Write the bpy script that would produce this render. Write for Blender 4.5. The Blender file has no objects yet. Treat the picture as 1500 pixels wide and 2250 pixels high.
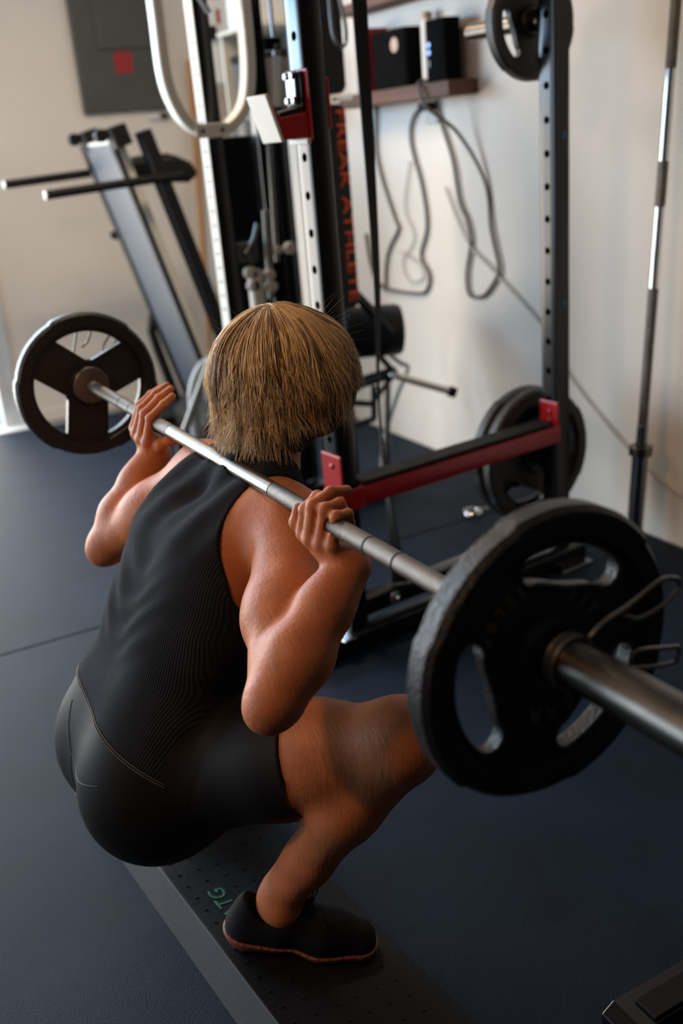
import bpy, bmesh, math, random
import numpy as np
from mathutils import Vector, Matrix, Euler
random.seed(7); RNG = np.random.RandomState(7)
scene = bpy.context.scene
C = scene.collection
PI = math.pi

# ------------------------------------------------------------------ camera
cam_d = bpy.data.cameras.new('camera'); cam = bpy.data.objects.new('camera', cam_d); C.objects.link(cam)
cam_d.sensor_fit = 'VERTICAL'; cam_d.sensor_height = 36.0; cam_d.sensor_width = 24.0; cam_d.lens = 35.0
F_PX = 2187.5
down = np.array([500., 5775., F_PX]); down /= np.linalg.norm(down)
up = -down
ax = np.array([4500., -(500 * 4500 + F_PX ** 2) / 5775, F_PX]); ax /= np.linalg.norm(ax)
ay = np.cross(up, ax)
Rm = Matrix(((ax[0], -ax[1], -ax[2]), (ay[0], -ay[1], -ay[2]), (up[0], -up[1], -up[2])))
cam.matrix_world = Matrix.Translation((0, 0, 1.32)) @ Rm.to_4x4()
cam_d.clip_start = 0.05; cam_d.clip_end = 60
cam_d.dof.use_dof = True; cam_d.dof.focus_distance = 1.52; cam_d.dof.aperture_fstop = 2.5
scene.camera = cam

# ------------------------------------------------------------------ world, light, exposure
scene.view_settings.view_transform = 'Standard'; scene.view_settings.look = 'None'
scene.view_settings.gamma = 1.0; scene.view_settings.use_curve_mapping = False
scene.view_settings.exposure = 0.0
w = bpy.data.worlds.new('world'); scene.world = w; w.use_nodes = True
w.node_tree.nodes['Background'].inputs[0].default_value = (0.62, 0.78, 1.0, 1)
w.node_tree.nodes['Background'].inputs[1].default_value = 1.0

def area(name, loc, target, sx, sy, power, color, spread=180):
    d = bpy.data.lights.new(name, 'AREA'); d.shape = 'RECTANGLE'; d.size = sx; d.size_y = sy
    d.energy = power; d.color = color; d.spread = math.radians(spread)
    o = bpy.data.objects.new(name, d); C.objects.link(o); o.location = loc
    o.rotation_euler = (Vector(target) - Vector(loc)).to_track_quat('-Z', 'Y').to_euler()
    return o
# daylight through the garage opening in the back wall (sunlit driveway low, sky above)
area('daylight_driveway', (-1.0, 5.50, 0.80), (-1.0, 0, 0.80), 3.5, 1.55, 158, (1.0, 0.94, 0.84))
area('daylight_sky', (-1.0, 5.50, 1.92), (-1.0, 0, 1.92), 3.5, 0.66, 165, (0.48, 0.72, 1.0))
# warm ceiling lamp over the middle of the garage
area('ceiling_lamp', (0.7, 3.5, 2.60), (0.7, 3.5, 0), 1.2, 0.25, 42, (1.0, 0.78, 0.58))
area('work_lamp', (-1.15, 1.0, 2.50), (0.3, 1.4, 0.6), 0.30, 0.12, 16, (1.0, 0.55, 0.26))
# the second door opening, in the left wall
area('daylight_side', (-3.16, 3.4, 1.15), (0, 3.4, 1.15), 2.6, 1.9, 62, (0.66, 0.83, 1.0))

# ------------------------------------------------------------------ materials
def mat(name, col, rough=0.6, metal=0.0, var=0.12, vscale=8.0, bump=0.0, bscale=60.0, coat=0.0, spec=0.5, col2=None, sss=0.0, emit=None, estr=0.0, stretch=None):
    m = bpy.data.materials.new(name); m.use_nodes = True; nt = m.node_tree; N = nt.nodes; L = nt.links
    b = N['Principled BSDF']
    b.inputs['Roughness'].default_value = rough; b.inputs['Metallic'].default_value = metal
    b.inputs['Specular IOR Level'].default_value = spec; b.inputs['Coat Weight'].default_value = coat
    b.inputs['Coat Roughness'].default_value = 0.15
    tc = N.new('ShaderNodeTexCoord'); src = tc.outputs['Object']
    if stretch:
        mp = N.new('ShaderNodeMapping'); mp.inputs['Scale'].default_value = stretch
        L.new(src, mp.inputs['Vector']); src = mp.outputs['Vector']
    nz = N.new('ShaderNodeTexNoise'); nz.inputs['Scale'].default_value = vscale; nz.inputs['Detail'].default_value = 4
    L.new(src, nz.inputs['Vector'])
    rp = N.new('ShaderNodeValToRGB'); c2 = col2 or tuple(min(1, c * (1 + var)) for c in col[:3]); c1 = tuple(c * (1 - var) for c in col[:3]) if not col2 else col[:3]
    rp.color_ramp.elements[0].color = (*c1, 1); rp.color_ramp.elements[1].color = (*c2, 1)
    rp.color_ramp.elements[0].position = 0.3; rp.color_ramp.elements[1].position = 0.7
    L.new(nz.outputs['Fac'], rp.inputs['Fac']); L.new(rp.outputs['Color'], b.inputs['Base Color'])
    if bump:
        n2 = N.new('ShaderNodeTexNoise'); n2.inputs['Scale'].default_value = bscale; n2.inputs['Detail'].default_value = 5
        L.new(src, n2.inputs['Vector'])
        bp = N.new('ShaderNodeBump'); bp.inputs['Strength'].default_value = bump; bp.inputs['Distance'].default_value = 0.002
        L.new(n2.outputs['Fac'], bp.inputs['Height']); L.new(bp.outputs['Normal'], b.inputs['Normal'])
    if sss:
        b.inputs['Subsurface Weight'].default_value = sss; b.inputs['Subsurface Radius'].default_value = (0.012, 0.005, 0.003); b.inputs['Subsurface Scale'].default_value = 1.0
    if emit:
        b.inputs['Emission Color'].default_value = (*emit, 1); b.inputs['Emission Strength'].default_value = estr
    return m
def add_waves(m, axis, scale, strength, dist=0.001, noise=0.0):
    nt = m.node_tree; N = nt.nodes; L = nt.links; b = N['Principled BSDF']
    tc = N.new('ShaderNodeTexCoord'); wv = N.new('ShaderNodeTexWave'); wv.bands_direction = axis; wv.inputs['Scale'].default_value = scale
    wv.inputs['Distortion'].default_value = noise; wv.inputs['Detail'].default_value = 1
    L.new(tc.outputs['Object'], wv.inputs['Vector'])
    bp = N.new('ShaderNodeBump'); bp.inputs['Strength'].default_value = strength; bp.inputs['Distance'].default_value = dist
    L.new(wv.outputs['Fac'], bp.inputs['Height'])
    if b.inputs['Normal'].links: L.new(b.inputs['Normal'].links[0].from_socket, bp.inputs['Normal'])
    L.new(bp.outputs['Normal'], b.inputs['Normal'])
    return m
M = {}
M['wall'] = mat('painted_wall', (0.72, 0.67, 0.60), 0.85, var=0.05, vscale=2.2, bump=0.25, bscale=90)
M['wall_dark'] = mat('bounce_damping_dark', (0.06, 0.05, 0.04), 0.9, var=0.2)  # for walls out of view, darkened to cut bounced light
M['ceiling'] = mat('ceiling_paint', (0.28, 0.25, 0.22), 0.9, var=0.04)
M['concrete'] = mat('concrete', (0.30, 0.29, 0.27), 0.9, var=0.15, bump=0.4, bscale=40)
M['rubber'] = mat('rubber_mat', (0.0062, 0.0145, 0.028), 0.60, var=0.2, vscale=6, bump=0.8, bscale=420, spec=0.12)
M['trim'] = mat('white_trim', (0.62, 0.66, 0.68), 0.5, var=0.05)
M['alu'] = mat('door_frame_paint', (0.55, 0.57, 0.58), 0.5, var=0.05)
M['wood'] = mat('stained_wood', (0.10, 0.040, 0.017), 0.7, var=0.3, vscale=3, stretch=(1, 1, 12), bump=0.2, bscale=30)
M['pole_wood'] = mat('orange_wood', (0.42, 0.20, 0.07), 0.5, var=0.2, vscale=4, stretch=(8, 8, 1))
M['black'] = mat('black_powder_coat', (0.006, 0.006, 0.006), 0.22, var=0.2, vscale=30, spec=0.42, bump=0.05, bscale=300)
M['black_matte'] = mat('matte_black', (0.006, 0.006, 0.0065), 0.6, var=0.2, spec=0.2)
M['black_pad'] = mat('black_vinyl', (0.008, 0.0075, 0.0075), 0.45, var=0.25, vscale=12, bump=0.3, bscale=120, spec=0.3)
M['plate'] = mat('cast_iron_enamel', (0.014, 0.0125, 0.011), 0.40, var=0.35, vscale=20, bump=0.9, bscale=230, spec=0.5)
M['plate_mark'] = mat('raised_lettering', (0.16, 0.145, 0.12), 0.5, var=0.3, vscale=60)
M['steel'] = mat('brushed_steel', (0.26, 0.245, 0.215), 0.36, 1.0, var=0.1, vscale=30)
M['knurl'] = add_waves(add_waves(mat('knurled_steel', (0.20, 0.18, 0.155), 0.45, 1.0, var=0.12, vscale=40, bump=0.4, bscale=900), 'DIAGONAL', 160, 0.5, 0.0006), 'Y', 200, 0.5, 0.0006)
M['sleeve'] = mat('worn_sleeve_steel', (0.16, 0.14, 0.118), 0.30, 1.0, var=0.15, vscale=25, bump=0.1, bscale=400)
M['chrome'] = mat('chrome', (0.72, 0.72, 0.70), 0.12, 1.0, var=0.04)
M['dark_chrome'] = mat('dark_steel', (0.20, 0.20, 0.20), 0.28, 1.0, var=0.1)
M['spring'] = mat('spring_wire', (0.34, 0.31, 0.27), 0.35, 1.0, var=0.1)
M['red'] = mat('red_powder_coat', (0.33, 0.006, 0.008), 0.28, var=0.1, vscale=20, spec=0.5)
M['cream'] = mat('cream_enamel', (0.58, 0.56, 0.48), 0.45, var=0.06)
M['panel'] = mat('panel_grey', (0.062, 0.062, 0.054), 0.5, var=0.08)
M['red_label'] = mat('red_label', (0.30, 0.012, 0.018), 0.6, var=0.3, vscale=60)
M['white_label'] = mat('white_enamel', (0.66, 0.65, 0.62), 0.5, var=0.05)
M['deck'] = mat('treadmill_deck_grey', (0.045, 0.058, 0.075), 0.42, var=0.08, vscale=5)
M['orange'] = mat('orange_print', (0.85, 0.10, 0.015), 0.6, var=0.1, vscale=30)
M['green'] = mat('green_print', (0.035, 0.20, 0.10), 0.6, var=0.2, vscale=60)
M['greysteel'] = mat('grey_paint', (0.20, 0.22, 0.22), 0.45, var=0.08)
M['band'] = mat('latex_band', (0.012, 0.011, 0.009), 0.6, var=0.2, vscale=20, spec=0.12)
M['cord'] = mat('grey_cord', (0.12, 0.105, 0.09), 0.6, var=0.1)
M['white_cord'] = mat('white_cord', (0.52, 0.49, 0.45), 0.6, var=0.05)
M['led'] = mat('blue_led', (0.1, 0.2, 0.6), 0.4, emit=(0.25, 0.45, 1.0), estr=1.6)
M['badge'] = mat('copper_badge', (0.42, 0.26, 0.18), 0.5, var=0.15, vscale=60)
M['skin'] = mat('skin', (0.52, 0.170, 0.064), 0.50, var=0.14, vscale=22, bump=0.30, bscale=190, sss=0.08, spec=0.35)
M['tank'] = add_waves(mat('ribbed_charcoal_cotton', (0.019, 0.0215, 0.026), 0.9, var=0.15, vscale=14, spec=0.12), 'Y', 108, 0.9, 0.0010)
M['shorts'] = mat('black_stretch_fabric', (0.010, 0.0085, 0.0075), 0.62, var=0.12, vscale=20, spec=0.18, bump=0.1, bscale=500)
M['stitch'] = mat('grey_stitching', (0.13, 0.12, 0.11), 0.8, var=0.1)
M['shoe'] = mat('black_knit', (0.006, 0.006, 0.008), 0.75, var=0.2, vscale=60, bump=0.3, bscale=500, spec=0.2)
M['gum'] = mat('gum_rubber', (0.20, 0.055, 0.032), 0.55, var=0.15, vscale=30)
M['board'] = mat('slant_board_rubber', (0.006, 0.006, 0.006), 0.7, var=0.2, bump=0.4, bscale=150, spec=0.2)
M['board_edge'] = mat('slant_board_edge', (0.020, 0.019, 0.020), 0.6, var=0.12, bump=0.2, bscale=120)
M['cloth'] = mat('speaker_cloth', (0.006, 0.006, 0.006), 0.9, var=0.2, spec=0.02)
M['scale'] = mat('printed_scale', (0.60, 0.58, 0.52), 0.8, var=0.05, spec=0.1)
M['satin'] = mat('satin_steel', (0.85, 0.80, 0.72), 0.38, 0.6, var=0.05)
M['eye'] = mat('eye', (0.7, 0.68, 0.65), 0.2)
def add_wrinkles(m, scale, strength):
    nt = m.node_tree; N = nt.nodes; L = nt.links; b = N['Principled BSDF']
    tc = N.new('ShaderNodeTexCoord'); mp = N.new('ShaderNodeMapping'); mp.inputs['Scale'].default_value = scale; mp.inputs['Rotation'].default_value = (0, math.radians(35), math.radians(20))
    nz = N.new('ShaderNodeTexNoise'); nz.inputs['Scale'].default_value = 1.0; nz.inputs['Detail'].default_value = 3
    L.new(tc.outputs['Object'], mp.inputs['Vector']); L.new(mp.outputs['Vector'], nz.inputs['Vector'])
    bp = N.new('ShaderNodeBump'); bp.inputs['Strength'].default_value = strength; bp.inputs['Distance'].default_value = 0.004
    L.new(nz.outputs['Fac'], bp.inputs['Height']); L.new(b.inputs['Normal'].links[0].from_socket, bp.inputs['Normal']); L.new(bp.outputs['Normal'], b.inputs['Normal'])
add_wrinkles(M['skin'], (190, 60, 22), 0.22)
# hair: colour carried by each strand
def hair_mat():
    m = mat('blond_hair', (0.3, 0.17, 0.07), 0.38, spec=0.5); nt = m.node_tree; b = nt.nodes['Principled BSDF']
    at = nt.nodes.new('ShaderNodeAttribute'); at.attribute_name = 'strand'
    rp = nt.nodes.new('ShaderNodeValToRGB'); e = rp.color_ramp.elements
    e[0].color = (0.16, 0.085, 0.032, 1); e[1].color = (0.95, 0.70, 0.38, 1); x = e.new(0.5); x.color = (0.70, 0.45, 0.21, 1)
    nt.links.new(at.outputs['Fac'], rp.inputs['Fac']); nt.links.new(rp.outputs['Color'], b.inputs['Base Color'])
    return m
M['hair'] = hair_mat()
M['hair_base'] = mat('hair_undercoat', (0.16, 0.08, 0.03), 0.6, var=0.3, vscale=40)

# ------------------------------------------------------------------ mesh builder
class MB:
    def __init__(s): s.v = []; s.f = []
    def add(s, v, f):
        o = len(s.v); s.v += [tuple(map(float, p)) for p in v]; s.f += [tuple(i + o for i in q) for q in f]; return s
    def hexa(s, p):   # 8 corners: bottom 4 ccw, top 4 ccw
        return s.add(p, [(3, 2, 1, 0), (4, 5, 6, 7), (0, 1, 5, 4), (1, 2, 6, 5), (2, 3, 7, 6), (3, 0, 4, 7)])
    def box(s, a, b, mtx=None):
        (x0, y0, z0), (x1, y1, z1) = a, b
        p = [(x0, y0, z0), (x1, y0, z0), (x1, y1, z0), (x0, y1, z0), (x0, y0, z1), (x1, y0, z1), (x1, y1, z1), (x0, y1, z1)]
        if mtx: p = [tuple(mtx @ Vector(q)) for q in p]
        return s.hexa(p)
    def beam(s, a, b, wx, wy, ref=(0, 0, 1), rnd=0.0, seg=2):
        a = Vector(a); b = Vector(b); t = (b - a).normalized(); r = Vector(ref)
        if abs(t.dot(r)) > .98: r = Vector((0, 1, 0))
        u = t.cross(r).normalized(); v = u.cross(t).normalized()
        if rnd <= 0: ring = [(-wx / 2, -wy / 2), (wx / 2, -wy / 2), (wx / 2, wy / 2), (-wx / 2, wy / 2)]
        else: ring = rrect(wx, wy, rnd, seg)
        n = len(ring)
        P = [a + u * x + v * y for x, y in ring] + [b + u * x + v * y for x, y in ring]
        return s.add(P, [tuple(range(n))[::-1], tuple(range(n, 2 * n))] + [(i, (i + 1) % n, n + (i + 1) % n, n + i) for i in range(n)])
    def lathe(s, prof, o=(0, 0, 0), axis=(0, 0, 1), n=32, closed=False):
        t = Vector(axis).normalized(); r = Vector((0, 0, 1)) if abs(t.z) < .9 else Vector((1, 0, 0))
        u = t.cross(r).normalized(); v = t.cross(u); o = Vector(o); P = []; F = []; k = len(prof)
        for i in range(n):
            a = 2 * PI * i / n; d = u * math.cos(a) + v * math.sin(a)
            P += [o + d * rr + t * h for rr, h in prof]
        for i in range(n):
            j = (i + 1) % n
            for q in range(k if closed else k - 1):
                q2 = (q + 1) % k
                F.append((i * k + q, j * k + q, j * k + q2, i * k + q2))
        if not closed:
            if prof[0][0] > 1e-6: F.append(tuple(i * k for i in range(n)))
            if prof[-1][0] > 1e-6: F.append(tuple(i * k + k - 1 for i in range(n))[::-1])
        return s.add(P, F)
    def cyl(s, a, b, r, r2=None, n=20):
        a = Vector(a); b = Vector(b); h = (b - a).length; r2 = r if r2 is None else r2
        e = min(r, r2, h / 2) * .12
        return s.lathe([(r - e, 0), (r, e), (r2, h - e), (r2 - e, h)], a, b - a, n)
    def tube(s, pts, r, n=10, cyclic=False, prof=None, up0=None, radii=None):
        P = [Vector(p) for p in pts]; k = len(P); ring = prof or [(r * math.cos(2 * PI * i / n), r * math.sin(2 * PI * i / n)) for i in range(n)]
        n = len(ring); V = []; F = []
        T = [((P[(i + 1) % k] - P[i - 1]) if (cyclic or 0 < i < k - 1) else (P[1] - P[0] if i == 0 else P[-1] - P[-2])).normalized() for i in range(k)]
        u = Vector(up0) if up0 else (Vector((0, 0, 1)) if abs(T[0].z) < .9 else Vector((1, 0, 0)))
        for i in range(k):
            u = (u - T[i] * u.dot(T[i])).normalized(); v = T[i].cross(u); sc = radii[i] if radii else 1
            V += [P[i] + (u * x + v * y) * sc for x, y in ring]
        for i in range(k if cyclic else k - 1):
            j = (i + 1) % k
            for q in range(n):
                q2 = (q + 1) % n; F.append((i * n + q, i * n + q2, j * n + q2, j * n + q))
        if not cyclic: F += [tuple(range(n))[::-1], tuple(range((k - 1) * n, k * n))]
        return s.add(V, F)
    def prism(s, poly, y0, y1, frame=None):  # poly in (x,z), extruded along y
        n = len(poly); P = [(x, y0, z) for x, z in poly] + [(x, y1, z) for x, z in poly]
        if frame: P = [tuple(frame @ Vector(p)) for p in P]
        return s.add(P, [tuple(range(n)), tuple(range(n, 2 * n))[::-1]] + [(i, n + i, n + (i + 1) % n, (i + 1) % n) for i in range(n)])
    def sphere(s, c, r, n=12):
        rx, ry, rz = (r, r, r) if not hasattr(r, '__len__') else r
        V = [(c[0], c[1], c[2] + rz)]; F = []
        for i in range(1, n):
            t = PI * i / n
            for j in range(2 * n):
                a = PI * j / n; V.append((c[0] + rx * math.sin(t) * math.cos(a), c[1] + ry * math.sin(t) * math.sin(a), c[2] + rz * math.cos(t)))
        V.append((c[0], c[1], c[2] - rz)); m = 2 * n
        for j in range(m):
            F.append((0, 1 + j, 1 + (j + 1) % m)); b = 1 + (n - 2) * m; F.append((len(V) - 1, b + (j + 1) % m, b + j))
            for i in range(n - 2): F.append((1 + i * m + j, 1 + (i + 1) * m + j, 1 + (i + 1) * m + (j + 1) % m, 1 + i * m + (j + 1) % m))
        return s.add(V, F)
    def build(s, name, m, parent=None, bevel=0.0, smooth=True, angle=35):
        me = bpy.data.meshes.new(name); me.from_pydata(s.v, [], s.f); me.materials.append(m)
        bm = bmesh.new(); bm.from_mesh(me); bmesh.ops.recalc_face_normals(bm, faces=bm.faces); bm.to_mesh(me); bm.free()
        o = bpy.data.objects.new(name, me); C.objects.link(o)
        if parent: o.parent = parent
        if smooth:
            me.polygons.foreach_set('use_smooth', [True] * len(me.polygons)); me.set_sharp_from_angle(angle=math.radians(angle))
        if bevel:
            md = o.modifiers.new('bevel', 'BEVEL'); md.width = bevel; md.segments = 2; md.limit_method = 'ANGLE'; md.angle_limit = math.radians(40); md.harden_normals = False
        return o
def rrect(w_, h_, r, seg=4):
    out = []
    for cx, cy, a0 in ((w_ / 2 - r, h_ / 2 - r, 0), (-w_ / 2 + r, h_ / 2 - r, 90), (-w_ / 2 + r, -h_ / 2 + r, 180), (w_ / 2 - r, -h_ / 2 + r, 270)):
        for i in range(seg + 1):
            a = math.radians(a0 + 90 * i / seg); out.append((cx + r * math.cos(a), cy + r * math.sin(a)))
    return out
def smooth_path(pts, k=8, cyclic=False):
    P = [Vector(p) for p in pts]; n = len(P); out = []
    for i in range(n if cyclic else n - 1):
        p0 = P[(i - 1) % n] if (cyclic or i > 0) else P[0]; p1 = P[i]; p2 = P[(i + 1) % n]; p3 = P[(i + 2) % n] if (cyclic or i + 2 < n) else P[-1]
        for j in range(k):
            t = j / k; out.append(0.5 * ((2 * p1) + (p2 - p0) * t + (2 * p0 - 5 * p1 + 4 * p2 - p3) * t * t + (3 * p1 - p0 - 3 * p2 + p3) * t ** 3))
    if not cyclic: out.append(P[-1])
    return out
def thing(name, label, cat, loc=(0, 0, 0), rz=0.0, group=None):
    o = bpy.data.objects.new(name, None); C.objects.link(o); o.location = loc; o.rotation_euler = (0, 0, rz); o.empty_display_size = .1
    return tag(o, label, cat, group)
def tag(o, label=None, cat=None, group=None, kind=None):
    if label: o['label'] = label
    if cat: o['category'] = cat
    if group: o['group'] = group
    if kind: o['kind'] = kind
    return o
def rebase(o, loc):
    """move a mesh object's origin to loc without moving its shape"""
    o.data.transform(Matrix.Translation(-Vector(loc))); o.location = loc; return o
def kids_to(root):
    """children were modelled in world space: keep them there under a placed, unrotated root"""
    for ch in root.children: ch.matrix_parent_inverse = Matrix.Translation(-root.location)
def cut(o, cutter):
    md = o.modifiers.new('cut', 'BOOLEAN'); md.operation = 'DIFFERENCE'; md.object = cutter; md.solver = 'EXACT'
    bpy.context.view_layer.update()
    ev = o.evaluated_get(bpy.context.evaluated_depsgraph_get()); me = bpy.data.meshes.new_from_object(ev)
    o.modifiers.clear(); o.data = me; me.polygons.foreach_set('use_smooth', [True] * len(me.polygons)); me.set_sharp_from_angle(angle=math.radians(30))
    bpy.data.objects.remove(cutter); return o
def text_mesh(s, size, depth, name, m, parent=None):
    cu = bpy.data.curves.new(name, 'FONT'); cu.body = s; cu.size = size; cu.extrude = depth; cu.align_x = 'CENTER'; cu.align_y = 'CENTER'; cu.resolution_u = 3
    t = bpy.data.objects.new(name, cu); C.objects.link(t); bpy.context.view_layer.update()
    me = bpy.data.meshes.new_from_object(t.evaluated_get(bpy.context.evaluated_depsgraph_get())); bpy.data.objects.remove(t)
    me.materials.clear(); me.materials.append(m)
    o = bpy.data.objects.new(name, me); C.objects.link(o)
    if parent: o.parent = parent
    return o
def join_meshes(objs, name, m, parent):
    mb = MB()
    for o in objs:
        mb.add([tuple(o.matrix_basis @ v.co) for v in o.data.vertices], [tuple(p.vertices) for p in o.data.polygons]); bpy.data.objects.remove(o)
    return mb.build(name, m, parent, smooth=False)

# ------------------------------------------------------------------ the garage
XR, YB, XL, YF, ZC = 2.292, 5.42, -3.2, -2.5, 2.70
def struct(name, mb, m, bevel=0): return tag(mb.build(name, m, bevel=bevel, smooth=False), kind='structure')
struct('floor', MB().box((XL - .1, YF - .1, -.12), (XR + .1, YB + .1, -.012)), M['concrete'])
struct('ceiling', MB().box((XL - .1, YF - .1, ZC), (XR + .1, YB + .1, ZC + .1)), M['ceiling'])
struct('wall_right', MB().box((XR, 1.2, -.012), (XR + .1, YB + .1, ZC)), M['wall'])
struct('wall_right_rear', MB().box((XR, YF - .1, -.012), (XR + .1, 1.2, ZC)), M['wall_dark'])  # unseen stretch, split off and darkened against bounce
struct('wall_left', MB().box((XL - .1, YF - .1, -.012), (XL, 2.08, ZC)).box((XL - .1, 4.72, -.012), (XL, YB + .1, ZC)).box((XL - .1, 2.08, 2.12), (XL, 4.72, ZC)).box((XL - .1, 2.08, -.012), (XL, 4.72, .15)), M['wall_dark'])
struct('wall_front', MB().box((XL, YF - .1, -.012), (XR, YF, ZC)), M['wall_dark'])
struct('wall_back', MB().box((0.90, YB, -.012), (XR, YB + .1, ZC)).box((XL, YB, -.012), (-2.82, YB + .1, ZC)).box((-2.82, YB, 2.27), (0.90, YB + .1, ZC)), M['wall'])
# frame of the big door opening, white, with a dark gap
struct('trim_1', MB().box((0.865, YB - .012, -.012), (0.90, YB + .09, 2.27)).box((0.80, YB + .0, -.012), (0.862, YB + .11, 2.25)).box((-2.82, YB + .0, -.012), (-2.76, YB + .1, 2.27)).box((-2.76, YB, 2.20), (0.80, YB + .1, 2.27)), M['alu'], .003)
struct('trim_2', MB().box((-2.76, YB - .10, -.012), (0.93, YB + .1, .006)), M['trim'])
struct('baseboard_back', MB().box((0.905, YB - .010, 0), (XR - .01, YB, .06)), M['wall'])

def mat_slab(a, b, label):
    o = MB().box(a, b).build('rubber_mat', M['rubber'], bevel=.003, smooth=False)
    return tag(rebase(o, ((a[0] + b[0]) / 2, (a[1] + b[1]) / 2, a[2])), label, 'floor mat', 'rubber floor mats')
mat_slab((XL + .02, YF + .02, -.012), (2.28, 2.748, 0), 'large dark blue-grey rubber floor mat under the squatting lifter and the rack')
mat_slab((XL + .02, 2.753, -.012), (2.28, 5.31, 0), 'dark blue-grey rubber floor mat beyond the seam, under the folded treadmill')

# ------------------------------------------------------------------ things on the back wall
def box_thing(name, label, cat, loc, parts, group=None, rz=0):
    t = thing(name, label, cat, loc, rz, group)
    for pn, a, b, m, bv in parts:
        MB().box(a, b).build(pn, M[m], t, bevel=bv, smooth=False)
    return t
box_thing('electrical_panel', 'dark grey metal breaker panel with red label on the back wall', 'electrical panel', (1.72, YB, 1.52),
          [('housing', (-.235, -.035, 0), (.225, 0, .75), 'panel', .012), ('door', (-.115, -.047, .295), (.172, -.034, .70), 'panel', .008),
           ('label', (-.042, -.0375, .183), (.052, -.0345, .285), 'red_label', .001)])
t = box_thing('meter_box', 'white electrical box with red sticker in the back corner, seen inside the cream loop', 'electrical box', (2.15, 4.98, 1.605),
          [('housing', (-.125, -.06, 0), (.14, .10, .37), 'white_label', .006), ('sticker', (-.085, -.062, .26), (-.065, -.059, .325), 'red_label', 0), ('lever', (-.145, -.10, .19), (-.105, -.05, .25), 'black_matte', .004)])
MB().cyl((-.02, .02, -.40), (-.02, .02, 0), .014).cyl((.05, .02, -.40), (.05, .02, 0), .014).build('conduit', M['greysteel'], t)
box_thing('wall_outlet', 'small grey outlet under the breaker panel', 'outlet', (1.86, YB, 1.475), [('cover', (-.035, -.02, 0), (.03, 0, .03), 'white_label', .003), ('plug', (.03, -.035, .002), (.07, 0, .026), 'black_matte', .003)])
tag(rebase(MB().tube([(1.925, 5.25, 0), (2.085, 5.395, 1.75)], .017, 12).build('wooden_pole', M['pole_wood']), (1.925, 5.25, 0)), 'orange-brown wooden pole leaning on the back wall, nearer the treadmill', 'pole', 'poles leaning on the back wall')
tag(rebase(MB().tube([(2.03, 5.22, 0), (2.185, 5.395, 1.75)], .016, 12).build('wooden_pole', M['pole_wood']), (2.03, 5.22, 0)), 'orange-brown wooden pole leaning beside the cream machine upright', 'pole', 'poles leaning on the back wall')
tag(rebase(MB().tube([(1.975, 5.24, 0), (2.13, 5.395, 1.70)], .020, 12).build('plastic_pipe', M['white_cord']), (1.975, 5.24, 0)), 'pale plastic pipe leaning between two wooden poles', 'pipe')
# shelf unit glimpsed through the rack
t = box_thing('storage_shelf', 'pale two-board shelf in the back corner, glimpsed between the black beams', 'shelf', (2.10, 4.20, 1.42), [('board', (-.17, 0, .0), (.19, .42, .018), 'cream', .003), ('board', (-.17, 0, .355), (.19, .42, .373), 'cream', .003), ('side_panel', (-.155, .40, .018), (.19, .418, .355), 'cream', .002)])
box_thing('storage_box', 'dark grey box with black lid on the lower board, behind the black beams', 'box', (2.10, 4.25, 1.4385), [('body', (-.14, 0, 0), (.16, .3, .22), 'panel', .01), ('lid', (-.145, -.005, .22), (.165, .305, .25), 'black_matte', .006)])
box_thing('storage_box', 'white box on the upper board, cut by the top of the view', 'box', (2.10, 4.25, 1.7935), [('body', (-.14, 0, 0), (.16, .3, .24), 'white_label', .01), ('lid', (-.145, -.005, .24), (.165, .305, .26), 'cream', .006)])

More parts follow.
